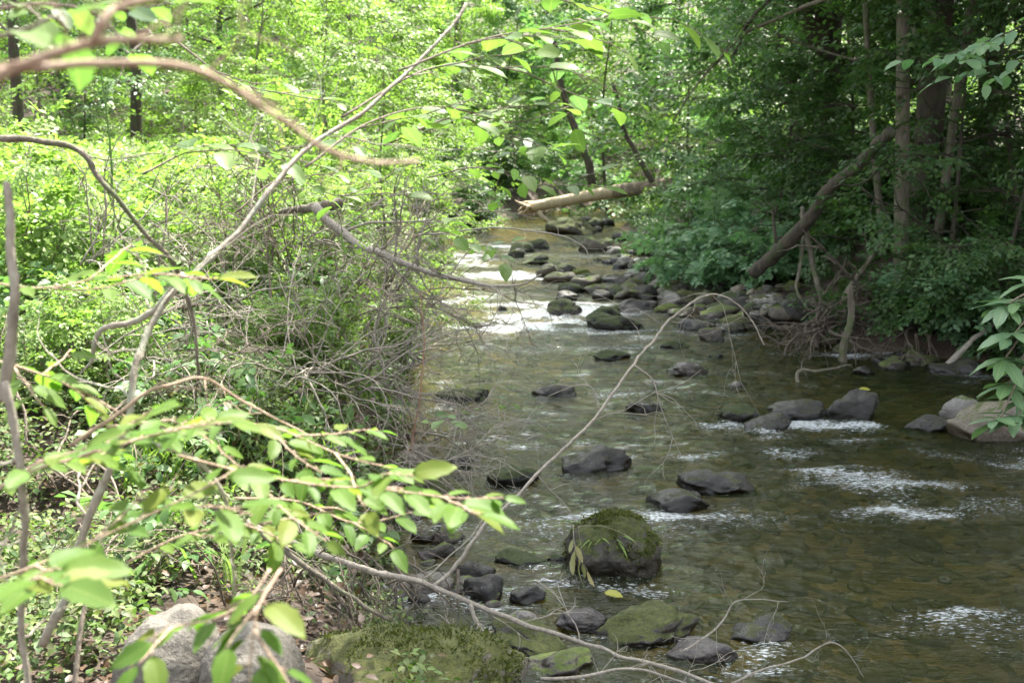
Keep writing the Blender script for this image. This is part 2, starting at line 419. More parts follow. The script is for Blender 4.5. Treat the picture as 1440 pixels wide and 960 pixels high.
# ------------------------------------------------------------------ rocks
def rock_mesh(name, w, d, h, seed, m, sub=4, lumpy=.24, facets=11, flat=.78):
    rg = np.random.default_rng(seed)
    bm = bmesh.new(); bmesh.ops.create_icosphere(bm, subdivisions=sub, radius=1)
    V = np.array([v.co[:] for v in bm.verts]); Fc = np.array([[v.index for v in f.verts] for f in bm.faces]); bm.free()
    for _ in range(facets):
        n = unit(rg.normal(0, 1, 3)); lim = rg.uniform(flat - .14, flat + .08)
        e = V @ n - lim
        V = V - np.clip(e, 0, None)[:, None] * n * .85
    o = rg.uniform(-50, 50, 3)
    k = 1 + lumpy * fbm(V[:, 0] * 1.3 + o[0], V[:, 1] * 1.3 + o[1], V[:, 2] * 1.3 + o[2], seed % 97, 3) + .02 * fbm(V[:, 0] * 7 + o[0], V[:, 1] * 7, V[:, 2] * 7, 5, 3)
    V = V * k[:, None]
    V[:, 2] = np.where(V[:, 2] < -.35, -.35 + (V[:, 2] + .35) * .4, V[:, 2])
    V = V - (V.max(0) + V.min(0)) / 2; V = V / (np.ptp(V, axis=0) / 2)
    V = V * np.array([w / 2, d / 2, h / 2])
    if sub >= 6 and m.name != 'boulder_bank':                                # tufted moss and pitting
        nn = unit(V); k = .006 * fbm(V[:, 0] * 28, V[:, 1] * 28, V[:, 2] * 28, 9, 3) + .012 * np.clip(fbm(V[:, 0] * 9, V[:, 1] * 9, V[:, 2] * 9, 8, 3), 0, 1)
        V = V + nn * k[:, None]
    return mesh_from(name, V, Fc, m, True)

def rock(px, pb, w, h, style, label, z=0.0, group=None, depth=.68, rz=None, sub=4, sink=.32, seed=None, name='rock', cat='rock', **kw):
    p = onz(px, pb, z); dist = np.linalg.norm(p - CAM)
    ang = math.atan2(CAM[2] - z, p[1])
    W = w / F * dist; D = W * depth
    H = max(W * .23, h / F * dist - .45 * D * math.sin(ang))
    Hfull = H / (1 - sink)
    sd = seed if seed is not None else int(px * 7 + pb * 13)
    me = rock_mesh(name, W, D, Hfull, sd, ROCK[style], sub, **kw)
    o = link(name, me, loc=(p[0], p[1] + D * .42, z + H - Hfull / 2))
    o.rotation_euler = (0, 0, ((sd % 17) / 17 - .5) * .7 if rz is None else rz)
    o.rotation_euler = (((sd % 13) / 13 - .5) * .34, ((sd % 11) / 11 - .5) * .34, o.rotation_euler[2])
    ROCKS.append(o)
    return tag(o, label, cat, group)

ROCKS = []
exec_rocks = [
 # px, base row, width, height, style, label
 (840, 664, 104, 40, 'dark', 'wet dark rock with one shiny face midstream, upstream of the mossy dome boulder'),
 (722, 682, 78, 30, 'black', 'low black rock just left of the shiny wet rock midstream'),
 (1013, 694, 112, 36, 'dark', 'long angular dark slab rock with a riffle breaking behind it'),
 (955, 718, 92, 26, 'dark', 'low wet rock lying against the near left end of the angular slab'),
 (915, 906, 146, 52, 'moss', 'broad low mossy rock just below the mossy dome boulder'),
 (992, 936, 96, 40, 'purple', 'smooth purplish grey cobble beside the broad low mossy rock'),
 (1075, 902, 86, 24, 'dark', 'dark wet flat rock farthest out in the brown shallows by the pale twigs'),
 (822, 884, 78, 28, 'purple', 'smooth purple-brown stone behind the long fallen twig'),
 (742, 846, 52, 22, 'dark', 'dark glossy cobble under the fork of the long pale twig'),
 (678, 842, 58, 38, 'dark', 'dark pointed stone under the fork of the long pale twig'),
 (668, 812, 58, 24, 'dark', 'flat dark stone behind the dark pointed stone'),
 (730, 797, 78, 26, 'black', 'flat black rock left of the mossy dome boulder'),
 (782, 794, 30, 16, 'black', 'little black stone wedged beside the mossy dome boulder'),
 (592, 838, 92, 32, 'grey', 'pale wet flat stone at the water edge under the bank roots'),
 (742, 898, 66, 44, 'grey', 'grey stone behind the long twig near the big moss covered boulder'),
 (748, 918, 118, 44, 'moss', 'mossy brown stone between the long twig and the big moss covered boulder'),
 (790, 950, 96, 34, 'brown', 'brown stone at the lower edge right of the big moss covered boulder'),
 (628, 764, 46, 28, 'brown', 'rounded brown cobble at the foot of the left bank roots'),
 (612, 700, 92, 30, 'moss', 'olive mossy rock at the left water edge behind the bright leaves'),
 (578, 668, 64, 46, 'tan', 'tan rock standing in the left bank above the olive mossy rock'),
 (642, 658, 48, 18, 'dark', 'small dark rock at the left edge beside the riffle'),
 (1040, 591, 60, 25, 'black', 'smooth black dome rock left of the row across the stream'),
 (1130, 589, 88, 29, 'dark', 'flat topped dark rock in the middle of the row across the stream'),
 (1207, 592, 74, 46, 'dark', 'tall dark block with a yellow leaf on top in the row across the stream'),
 (1084, 606, 68, 18, 'dark', 'low dark stone half awash in front of the row across the stream'),
 (1310, 607, 68, 22, 'dark', 'dark flat stone left of the pale boulder by the glossy leaved branch'),
 (1356, 590, 58, 32, 'grey', 'grey rounded stone leaning on the pale boulder by the right bank'),
 (1415, 622, 130, 62, 'tan', 'large pale boulder under the glossy leaved branch at the right bank'),
 (974, 528, 62, 15, 'purple', 'pale flat stone alone in the green pool'),
 (1037, 545, 23, 9, 'grey', 'tiny pale stone alone in the green pool'),
 (910, 579, 58, 15, 'dark', 'dark stone breaking a small riffle below the green pool'),
 (775, 561, 74, 14, 'dark', 'dark low stone breaking a riffle in the left half of the stream'),
 (648, 566, 80, 16, 'black', 'black low ledge stone at the left bank below the twigs'),
 (862, 506, 54, 14, 'black', 'black stone barely above the upper part of the green pool'),
 (950, 489, 42, 12, 'black', 'dark stone in the pool off the end of the stone bar'),
 (1008, 503, 22, 8, 'black', 'small black stone in the pool near the stone bar'),
 (680, 463, 38, 12, 'dark', 'small dark rock in the white rapid, left of its tongue'),
 (706, 437, 16, 9, 'dark', 'small dark knob at the head of the white rapid'),
 (790, 442, 58, 23, 'black', 'black humped rock at the right side of the white rapid'),
 (848, 448, 52, 18, 'black', 'black rock beside the humped rock at the white rapid'),
 (868, 464, 84, 22, 'black', 'long flat black rock below the white rapid'),
 (898, 438, 58, 20, 'dark', 'dark rock at the water edge of the stone bar, upstream of the long flat one'),
 (884, 421, 42, 14, 'brown', 'brown rock at the upstream end of the stone bar'),
 (906, 419, 48, 11, 'dark', 'flat dark rock touching the brown rock at the upstream end of the bar'),
 (942, 440, 46, 24, 'brightmoss', 'green mossy rock standing on the stone bar'),
 (968, 445, 60, 22, 'tan', 'tan smooth rock right of the green mossy rock on the bar'),
 (1012, 447, 64, 22, 'brown', 'flat brown slab in the middle of the stone bar'),
 (1038, 456, 52, 17, 'moss', 'mossy slab in front of the flat brown slab on the bar'),
 (984, 463, 60, 18, 'dark', 'dark slab at the front edge of the stone bar'),
 (1001, 478, 38, 20, 'brown', 'round brown stone in the water in front of the stone bar'),
 (1032, 468, 54, 18, 'dark', 'dark wet slab right of the round brown stone'),
 (1062, 452, 56, 28, 'brown', 'thick brown block at the right end of the stone bar'),
 (1092, 444, 50, 24, 'brown', 'brown block nearest the root tangle on the stone bar'),
 (1010, 404, 52, 18, 'grey', 'grey rounded rock at the back of the stone bar'),
 (984, 413, 58, 14, 'grey', 'pale flat slab at the back of the stone bar'),
 (1036, 394, 40, 18, 'moss', 'moss capped grey rock below the bank ferns'),
 (1062, 386, 30, 18, 'brightmoss', 'bright mossy lump below the leaning dead trunk'),
 (1115, 406, 32, 20, 'brightmoss', 'bright mossy knob right of the leaning dead trunk base'),
 (1052, 412, 44, 14, 'grey', 'grey slab behind the thick brown block'),
 (1082, 412, 44, 18, 'brown', 'grey-brown slab under the leaning dead trunk'),
 (952, 408, 56, 13, 'grey', 'long grey slab at the upstream back of the bar'),
 (755, 350, 36, 14, 'black', 'black rock at the lip of the upper riffle'),
 (757, 372, 46, 16, 'black', 'dark humped rock below the lip of the upper riffle'),
 (770, 390, 34, 20, 'brown', 'brown rock at the left of the midstream cluster'),
 (786, 396, 54, 15, 'tan', 'tan rounded rock in the midstream cluster'),
 (816, 389, 34, 12, 'brightmoss', 'flat green topped rock in the midstream cluster'),
 (832, 399, 34, 13, 'tan', 'pale reddish stone right of the midstream cluster'),
 (868, 397, 42, 12, 'dark', 'dark oval rock right of the pale reddish stone'),
 (880, 373, 28, 13, 'grey', 'pale grey stone against the upstream cobbles'),
 (834, 354, 40, 22, 'brown', 'brown sloping rock near the fallen log'),
 (804, 330, 74, 26, 'moss', 'broad dark mossy rock in the stream below the fallen log'),
 (920, 360, 56, 26, 'moss', 'mossy boulder at the foot of the right bank ferns'),
 (858, 352, 34, 18, 'moss', 'mossy stone between the brown sloping rock and the bank'),
 (963, 386, 46, 36, 'brightmoss', 'tall mossy hummock rock at the head of the stone bar'),
 (578, 508, 40, 24, 'brown', 'brown overhung rock in the left bank behind the hanging twigs'),
 (572, 470, 44, 28, 'brown', 'brown block in the left bank above the overhung rock'),
 (566, 436, 48, 34, 'moss', 'mossy brown block high in the left bank behind the twigs'),
 (1252, 492, 40, 24, 'dark', 'dark stone right of the root tangle'),
 (1218, 527, 32, 13, 'dark', 'small dark stone in the shaded pool'),
 (1350, 530, 70, 22, 'dark', 'dark ledge stone at the shaded right water edge'),
]
for (px, pb, w, h, st, lab) in exec_rocks:
    z = 0.0
    if px < 600 and pb < 520: z = .06
    if px > 930 and 370 < pb < 475:
        h = h * .62; w = w * .92
        for _ in range(3):
            q = onz(px, pb, z); z = min(.4, max(0.0, gz(q[0], q[1]) - .02))
    rock(px, pb, w, h, st, lab, z, sub=5 if w > 60 else 4)

# small cobbles of the bar and of the far right water edge
cg = np.random.default_rng(31)
def cobbles(n, pts, label, group, wr, styles):
    P = np.array(pts, float)
    for i in range(n):
        t = cg.uniform(0, len(P) - 1.001); k = int(t); u = t - k
        q = P[k] * (1 - u) + P[k + 1] * u
        px = q[0] + cg.normal(0, q[2]); py = q[1] + cg.normal(0, q[3])
        z = 0.0
        p = onz(px, py, 0); z = max(0.0, min(.25, gz(p[0], p[1])))
        w = cg.uniform(*wr)
        rock(px, py, w, w * cg.uniform(.26, .46), styles[cg.integers(len(styles))], label, z, group, seed=int(cg.integers(1e6)), sub=3, name='cobble', cat='cobble')
cobbles(110, [(900, 408, 14, 4), (960, 415, 20, 6), (1010, 425, 25, 9), (1060, 425, 25, 9), (1100, 430, 18, 10)],
        'small rounded cobble among the slabs of the stone bar on the far right bank', 'cobbles of the stone bar', (13, 28), ['grey', 'brown', 'dark', 'dark', 'black', 'tan', 'moss'])
cobbles(60, [(920, 402, 16, 4), (965, 420, 20, 7), (1010, 432, 26, 9), (1060, 436, 26, 9), (1095, 440, 16, 8)],
        'flat dark slab packed into the front of the stone bar', 'slabs of the stone bar', (26, 54), ['dark', 'brown', 'black', 'grey', 'dark', 'moss'])
cobbles(24, [(590, 640, 20, 8), (560, 700, 18, 14), (600, 745, 26, 16), (650, 810, 20, 14)],
        'small stone along the near left water edge', 'stones along the near left water edge', (18, 44), ['brown', 'dark', 'grey', 'purple'])
cobbles(18, [(720, 348, 20, 3), (760, 380, 20, 8), (830, 410, 24, 8), (880, 430, 20, 6)],
        'dark wet stone breaking the water of the upper riffles', 'stones of the upper riffles', (22, 44), ['black', 'dark', 'brown'])
cobbles(26, [(835, 345, 12, 4), (870, 362, 15, 5), (900, 378, 14, 5), (915, 385, 16, 4)],
        'small dark cobble in the shallows upstream of the stone bar', 'cobbles in the upstream shallows', (14, 28), ['dark', 'brown', 'grey', 'dark'])
cobbles(12, [(780, 312, 20, 2), (830, 316, 20, 3), (850, 325, 10, 4)],
        'dark wet stone in the shaded water under the fallen log', 'stones under the fallen log', (16, 34), ['dark', 'black'])
cobbles(16, [(1230, 500, 15, 6), (1290, 512, 20, 8), (1380, 525, 30, 8)],
        'dark bank stone along the shaded right water edge', 'stones along the shaded right water edge', (18, 38), ['dark', 'brown', 'moss'])
cobbles(14, [(560, 860, 20, 10), (640, 800, 20, 12), (690, 890, 20, 14)],
        'small brown stone in the shallows under the fallen twigs', 'stones in the shallows under the twigs', (16, 34), ['brown', 'dark', 'grey'])

# two big boulders in front and the mossy dome
def boulder(c, size, style, label, seed, rz=0, tilt=(0, 0), **kw):
    o = link('boulder', rock_mesh('boulder', *size, seed, ROCK[style], 6, **kw), loc=c)
    o.rotation_euler = (tilt[0], tilt[1], rz)
    return tag(o, label, 'boulder')
b = dep(212, 950, 3.15)
boulder((b[0], b[1] + .22, b[2] - .08), (.37, .42, .42), 'bank', 'smooth pale grey boulder on the left bank behind the near leaves', 101, .2, (0, .12), lumpy=.08, facets=4, flat=.97)
b = dep(330, 960, 3.0)
boulder((b[0], b[1] + .2, b[2] - .06), (.32, .36, .30), 'bank', 'lower grey boulder leaning on the smooth pale boulder', 103, .5, lumpy=.09, facets=5, flat=.95)
b = dep(570, 1018, 3.55)
boulder((b[0], b[1] + .25, b[2] - .02), (.86, .75, .40), 'bigmoss', 'big moss covered boulder at the lower edge beside the stream', 107, .1, (0, .06), lumpy=.15, facets=10)
DOME = rock(864, 810, 136, 92, 'moss', 'moss capped dome boulder standing in the near stream with grass on top', sub=6, depth=.8, rz=.1, seed=211, facets=4, flat=.95, lumpy=.1, name='boulder', cat='boulder')

MOSS = leaf_mat('moss', [(.03, .045, .01), (.07, .085, .018), (.12, .13, .03), (.05, .06, .014)], .3)
mg = np.random.default_rng(41)
for o in [x for x in COL.objects if x.name.startswith('boulder') and x.data.materials[0].name in ('boulder_moss', 'rock_mossy')]:
    V = np.array([v.co[:] for v in o.data.vertices]); Nn = np.array([v.normal[:] for v in o.data.vertices])
    f = fbm(V[:, 0] * 8, V[:, 1] * 8, V[:, 2] * 8, 17, 4)
    ok = np.where((Nn[:, 2] > .15) & (f + Nn[:, 2] * .8 > .55))[0]
    pick = ok[mg.integers(0, len(ok), 5200)]
    L = Leaves(); d = unit(Nn[pick] + mg.normal(0, .55, (len(pick), 3)))
    L.add(V[pick] + mg.normal(0, .006, (len(pick), 3)) - Nn[pick] * .003, d, mg.normal(0, 1, (len(pick), 3)), mg.uniform(.008, .022, len(pick)))
    mo = link('moss', L.mesh('moss', MOSS, T_LO, .8), o)
# ------------------------------------------------------------------ ground sheet
def axis(a, b, fine0, fine1, fs, cs, g=1.12):
    v = list(np.arange(fine0, fine1, fs)); s = fs; x = fine1
    while x < b: v.append(x); s = min(s * g, cs); x += s
    v.append(b); s = fs; x = fine0 - fs; w = []
    while x > a: w.append(x); s = min(s * g, cs); x -= s
    w.append(a)
    return np.array(w[::-1] + v)
gx = axis(-220, 220, -4, 6, .07, 12); gy = axis(-80, 260, 2, 16, .07, 12, 1.05)
X, Y = np.meshgrid(gx, gy)
Z = ground(X, Y)
nx, ny = len(gx), len(gy)
idx = np.arange(nx * ny).reshape(ny, nx)
Q = np.stack([idx[:-1, :-1], idx[:-1, 1:], idx[1:, 1:], idx[1:, :-1]], -1).reshape(-1, 4)
m, nt, out = mat('soil_and_streambed')
g = N_(nt, 'ShaderNodeNewGeometry')
sx = N_(nt, 'ShaderNodeSeparateXYZ'); nt.links.new(g.outputs['Position'], sx.inputs[0])
n1 = N_(nt, 'ShaderNodeTexNoise', Scale=3.0, Detail=8.0, Roughness=.65); nt.links.new(g.outputs['Position'], n1.inputs['Vector'])
vo = N_(nt, 'ShaderNodeTexVoronoi', Scale=9.0, Randomness=1.0); 
wn = N_(nt, 'ShaderNodeTexNoise', Scale=6.0, Detail=2.0); nt.links.new(g.outputs['Position'], wn.inputs['Vector'])
wa = N_(nt, 'ShaderNodeMix', data_type='VECTOR'); wa.inputs[0].default_value = .12; nt.links.new(g.outputs['Position'], wa.inputs[4]); nt.links.new(wn.outputs['Color'], wa.inputs[5])
nt.links.new(wa.outputs[1], vo.inputs['Vector'])
soil = ramp(nt, [(.3, (.022, .015, .01)), (.55, (.05, .034, .023)), (.75, (.085, .062, .042))], n1.outputs[0])
sh = N_(nt, 'ShaderNodeSeparateColor'); nt.links.new(vo.outputs['Color'], sh.inputs[0])
bedc = ramp(nt, [(0, (.07, .055, .027)), (.35, (.2, .14, .065)), (.6, (.34, .23, .105)), (.8, (.11, .09, .05)), (1, (.42, .28, .14))], sh.outputs[0])
bed2 = N_(nt, 'ShaderNodeMix', data_type='RGBA', blend_type='MULTIPLY'); bed2.inputs[0].default_value = .7
bn = ramp(nt, [(.3, (.5, .5, .5)), (.7, (1.2, 1.15, 1.05))], n1.outputs[0])
nt.links.new(bedc.outputs[0], bed2.inputs[6]); nt.links.new(bn.outputs[0], bed2.inputs[7])
mr = N_(nt, 'ShaderNodeMapRange'); nt.links.new(sx.outputs[2], mr.inputs[0]); mr.inputs[1].default_value = -.06; mr.inputs[2].default_value = .03
mx = N_(nt, 'ShaderNodeMix', data_type='RGBA'); nt.links.new(mr.outputs[0], mx.inputs[0]); nt.links.new(bed2.outputs[2], mx.inputs[6]); nt.links.new(soil.outputs[0], mx.inputs[7])
p = N_(nt, 'ShaderNodeBsdfPrincipled', Roughness=.9); nt.links.new(mx.outputs[2], p.inputs['Base Color'])
bp = N_(nt, 'ShaderNodeBump', Strength=.6, Distance=.06); nt.links.new(n1.outputs[0], bp.inputs['Height']); nt.links.new(bp.outputs[0], p.inputs['Normal'])
nt.links.new(p.outputs[0], out.inputs[0])
go = link('ground', mesh_from('ground', np.stack([X, Y, Z], -1).reshape(-1, 3), Q, m, True)); tag(go, kind='structure')

# pebbles on the bed: a stuff sheet of many small stones
pv = []; pf = []; n0 = 0
bm = bmesh.new(); bmesh.ops.create_icosphere(bm, subdivisions=2, radius=1)
IV = np.array([v.co[:] for v in bm.verts]); IF = np.array([[v.index for v in f.verts] for f in bm.faces]); bm.free()
pr = np.random.default_rng(77)
NP = 1500
yy = 3.6 + 12 * pr.random(NP) ** 1.6
xx = xl(yy) + .1 + (xr(yy) - xl(yy) - .2) * pr.random(NP)
ss = .025 + .085 * pr.random(NP) ** 2.5
zz = ground(xx, yy)
sc3 = np.stack([ss * pr.uniform(.8, 1.5, NP), ss * pr.uniform(.7, 1.2, NP), ss * pr.uniform(.35, .6, NP)], -1)
th = pr.uniform(0, 2 * PI, NP)
PV = IV[None] * sc3[:, None] * (1 + .12 * pr.normal(0, 1, (NP, len(IV), 1)))
ct, st_ = np.cos(th)[:, None], np.sin(th)[:, None]
PV = np.stack([PV[..., 0] * ct - PV[..., 1] * st_, PV[..., 0] * st_ + PV[..., 1] * ct, PV[..., 2]], -1) + np.stack([xx, yy, np.minimum(zz + ss * .1, -.05 - ss * .3)], -1)[:, None]
PF = (IF[None] + (np.arange(NP) * len(IV))[:, None, None]).reshape(-1, 3)
pm, nt, out = mat('pebble')
g = N_(nt, 'ShaderNodeNewGeometry')
r = ramp(nt, [(0, (.06, .05, .03)), (.4, (.13, .105, .06)), (.8, (.2, .15, .085)), (1, (.09, .08, .06))], g.outputs['Random Per Island'])
p = N_(nt, 'ShaderNodeBsdfPrincipled', Roughness=.7); nt.links.new(r.outputs[0], p.inputs['Base Color']); nt.links.new(p.outputs[0], out.inputs[0])
tag(link('pebbles', mesh_from('pebbles', PV.reshape(-1, 3), PF, pm, True)), kind='stuff', label='brown pebbles lying on the shallow streambed', cat='pebbles')

# ------------------------------------------------------------------ water
RIFF = [(770, 442, 100, 20, 1.25), (690, 452, 110, 16, 1.0), (650, 362, 90, 18, 1.0), (720, 387, 110, 9, .9), (700, 345, 100, 9, .9), (640, 420, 60, 18, .7),
        (800, 610, 140, 26, .8), (860, 560, 120, 10, .6), (1050, 640, 170, 18, .75), (1130, 660, 140, 14, .55), (960, 690, 110, 24, .7),
        (900, 645, 80, 14, .75), (860, 700, 120, 14, .6), (740, 720, 130, 30, .75), (960, 755, 80, 22, .7), (740, 815, 100, 22, .9), (860, 830, 70, 14, .6), (640, 770, 70, 20, .6),
        (1080, 925, 80, 18, .7), (1120, 950, 110, 20, .65), (1250, 720, 160, 30, .45), (1340, 800, 130, 40, .45), (1330, 930, 110, 26, .32), (1200, 680, 160, 14, .45), (1110, 790, 90, 16, .45), (1280, 860, 130, 16, .45),
        (1160, 598, 160, 8, .6), (1240, 618, 120, 8, .5), (900, 490, 90, 8, .3), (840, 445, 90, 8, .6), (640, 620, 60, 10, .5), (1000, 600, 60, 8, .7), (700, 650, 80, 10, .4), (1180, 800, 160, 40, .25)]
wx = np.arange(-3.2, 8.5, .03)
wy = [2.0]; s = .03
while wy[-1] < 70:
    if wy[-1] > 9: s = min(s * 1.012, .2)
    wy.append(wy[-1] + s)
wy = np.array(wy)
X, Y = np.meshgrid(wx, wy)
rif = np.zeros_like(X)
for (px, py, rx, ry, a) in RIFF:
    c = onz(px, py); e1 = onz(px + rx, py); e2 = onz(px, py - ry); e3 = onz(px, py + ry)
    RXm = abs(e1[0] - c[0]); RYm = max(abs(e2[1] - e3[1]) / 2, .1)
    rif = np.maximum(rif, a * np.exp(-((X - c[0]) / RXm) ** 2 - ((Y - c[1]) / RYm) ** 2))
for o_ in ROCKS:
    q = o_.location; ww = o_.dimensions.x if o_.dimensions.x > 0 else .3
    if q[1] < 16 and q[0] > xl(q[1]):
        ww = max(v.co.x for v in o_.data.vertices) * 1.6
        rif = np.maximum(rif, .55 * np.exp(-((X - q[0]) / ww) ** 2 - ((Y - q[1] + ww * .7) / (ww * 1.0)) ** 2))
rif = rif * (.85 + .45 * fbm(X * 1.2, Y * 1.2, 0, 55, 3))
rif = np.clip(rif, 0, 1.3); rif = np.maximum(rif, .12)
wxp = X + .25 * fbm(X * .8, Y * .8, 0, 65, 2); wyp = Y + .35 * fbm(X * .7, Y * .7, 0, 67, 3)
patch = smooth(-.45, .5, fbm(X * .6, Y * .45, 0, 68, 3))
wv = .007 * fbm(wxp * 1.6, wyp * 3.0, 0, 61, 2) + (.35 + .9 * patch) * (.0095 * fbm(wxp * 3.2, wyp * 8, 0, 62, 2) + .0055 * fbm(wxp * 8, wyp * 15, 0, 69, 1))
big = .030 * fbm(X * 2.6, Y * 3.2, 0, 63, 2) + .020 * fbm(X * 7, Y * 8, 0, 64, 2) + .009 * fbm(X * 15, Y * 15, 0, 66, 1)
Z = wv + rif * big
foam_glint = np.clip(rif * (1 + .7 * fbm(X * 3, Y * 6, 0, 71, 3)), 0, 1.1) * (.9 + .1 * smooth(9, 13, Y)) + .54 * smooth(.05, .9, fbm(wxp * .9, wyp * 2.2, 0, 73, 3))  # riffle foam, plus sparse flecks painted as glints on the ripples
nx, ny = len(wx), len(wy)
idx = np.arange(nx * ny).reshape(ny, nx)
Q = np.stack([idx[:-1, :-1], idx[:-1, 1:], idx[1:, 1:], idx[1:, :-1]], -1).reshape(-1, 4)
keep = ((X > xl(Y) - .55) & (X < xr(Y) + .55)).ravel()
Q = Q[keep[Q].all(1)]
used = np.unique(Q); remap = np.full(nx * ny, -1); remap[used] = np.arange(len(used))
wm, nt, out = mat('stream_water')
g = N_(nt, 'ShaderNodeNewGeometry')
ra = N_(nt, "ShaderNodeAttribute", attribute_name="riffle")
ft = N_(nt, 'ShaderNodeAttribute', attribute_name='foam_glint')
mp = N_(nt, 'ShaderNodeMapping'); mp.inputs['Scale'].default_value = (.7, 1.5, 1); nt.links.new(g.outputs['Position'], mp.inputs[0])
na = N_(nt, 'ShaderNodeTexNoise', Scale=11.0, Detail=4.0, Roughness=.55); nt.links.new(mp.outputs[0], na.inputs['Vector'])
nb = N_(nt, 'ShaderNodeTexNoise', Scale=42.0, Detail=3.0, Roughness=.6); nt.links.new(mp.outputs[0], nb.inputs['Vector'])
s1 = N_(nt, 'ShaderNodeMath', operation='MULTIPLY_ADD'); nt.links.new(nb.outputs[0], s1.inputs[0]); s1.inputs[1].default_value = .3; nt.links.new(na.outputs[0], s1.inputs[2])
st1 = N_(nt, 'ShaderNodeMapRange'); nt.links.new(ra.outputs['Fac'], st1.inputs[0]); st1.inputs[3].default_value = .75; st1.inputs[4].default_value = 1.0
bp = N_(nt, 'ShaderNodeBump', Distance=.05); nt.links.new(s1.outputs[0], bp.inputs['Height']); nt.links.new(st1.outputs[0], bp.inputs['Strength'])
gl = N_(nt, 'ShaderNodeBsdfGlossy', Roughness=.05); nt.links.new(bp.outputs[0], gl.inputs['Normal'])
tr = N_(nt, 'ShaderNodeBsdfTransparent'); tr.inputs[0].default_value = (.54, .54, .31, 1)
df = N_(nt, 'ShaderNodeBsdfDiffuse'); df.inputs[0].default_value = (.05, .07, .024, 1)
m1 = N_(nt, 'ShaderNodeMixShader'); m1.inputs[0].default_value = .2; nt.links.new(tr.outputs[0], m1.inputs[1]); nt.links.new(df.outputs[0], m1.inputs[2])
fr = N_(nt, 'ShaderNodeFresnel', IOR=1.33); nt.links.new(bp.outputs[0], fr.inputs['Normal'])
m2 = N_(nt, 'ShaderNodeMixShader'); nt.links.new(fr.outputs[0], m2.inputs[0]); nt.links.new(m1.outputs[0], m2.inputs[1]); nt.links.new(gl.outputs[0], m2.inputs[2])
fo = N_(nt, 'ShaderNodeBsdfPrincipled', Roughness=.35); fo.inputs['Base Color'].default_value = (.48, .51, .52, 1); nt.links.new(bp.outputs[0], fo.inputs['Normal'])  # pale colour for foam and for the painted glints
fmp = N_(nt, 'ShaderNodeMapping'); fmp.inputs['Scale'].default_value = (.55, 1.5, 1); nt.links.new(g.outputs['Position'], fmp.inputs[0])
fn = N_(nt, 'ShaderNodeTexNoise', Scale=52.0, Detail=5.0, Roughness=.68); nt.links.new(fmp.outputs[0], fn.inputs['Vector'])
fa = N_(nt, 'ShaderNodeMath', operation='MULTIPLY_ADD'); nt.links.new(ft.outputs['Fac'], fa.inputs[0]); fa.inputs[1].default_value = .30; nt.links.new(fn.outputs[0], fa.inputs[2])
fm = N_(nt, 'ShaderNodeMapRange'); nt.links.new(fa.outputs[0], fm.inputs[0]); fm.inputs[1].default_value = .755; fm.inputs[2].default_value = .87
m3 = N_(nt, 'ShaderNodeMixShader'); nt.links.new(fm.outputs[0], m3.inputs[0]); nt.links.new(m2.outputs[0], m3.inputs[1]); nt.links.new(fo.outputs[0], m3.inputs[2])
nt.links.new(m3.outputs[0], out.inputs[0])
me = mesh_from('water', np.stack([X, Y, Z], -1).reshape(-1, 3)[used], remap[Q], wm, True)
for nm, arr in (('riffle', rif), ('foam_glint', foam_glint)):
    a = me.attributes.new(nm, 'FLOAT', 'POINT'); a.data.foreach_set('value', arr.ravel()[used].astype(np.float32))
tag(link('water', me), kind='structure')

# ------------------------------------------------------------------ plants
def grow_tree(name, h, r0, seed, mat_b, mat_l, crown0=.3, crad=3.5, limbs=16, leaf=.12, spl=.9, per=14, lean=(0, 0), tmpl=T_LO, trunk_n=14, rise=.35):
    rg = np.random.default_rng(seed)
    root = empty(name)
    tb = Tubes(); L = Leaves()
    top = np.array([lean[0], lean[1], h])
    ctrl = [np.array([0, 0, -.3])] + [np.array([0, 0, 0]) + top * t + np.append(rg.normal(0, .02 * h * (.3 + t), 2), 0) * (t < 1) for t in np.linspace(.0, 1, 5)]
    P = spline(ctrl, trunk_n * 2)
    R = r0 * (1 - .9 * np.linspace(0, 1, len(P)) ** .9) + r0 * .5 * np.exp(-np.linspace(0, 1, len(P)) * 30)
    tb.add(P, R, 10, .06)
    for k in range(limbs):
        t = crown0 + (1 - crown0) * (k + rg.random()) / limbs
        i = min(len(P) - 1, int(t * (len(P) - 1)))
        az = k * 2.4 + rg.normal(0, .4)
        Lh = crad * (1.15 - .75 * ((t - crown0) / (1 - crown0)) ** 1.5) * rg.uniform(.7, 1.15)
        d = np.array([math.cos(az), math.sin(az), rise + .5 * (t - crown0)])
        W = wander(P[i], d, Lh, 9, .14, -.03, rg)
        tb.add(W, np.linspace(R[i] * .5, .008, len(W)), 6)
        for q in range(per):
            u = rg.uniform(.25, 1.0); j = min(len(W) - 2, int(u * (len(W) - 1)))
            p0 = W[j] + (W[j + 1] - W[j]) * rg.random()
            dd = unit(W[j + 1] - W[j]); sg = rg.choice([-1, 1]) * rg.uniform(.2, 1.3)
            c, s = math.cos(sg), math.sin(sg)
            dd = np.array([dd[0] * c - dd[1] * s, dd[0] * s + dd[1] * c, rg.normal(-.05, .25)])
            S = wander(p0, dd, spl * rg.uniform(.6, 1.3), 3, .15, -.04, rg)
            tb.add(S, [.008, .006, .005, .003], 3)
            put_sprays(L, S[1:], np.diff(S, axis=0), leaf, spl * .75, rg)
    tk = link('trunk', tb.mesh('trunk', mat_b), root)
    cr = link('crown', L.mesh('crown', mat_l, tmpl), root)
    return root

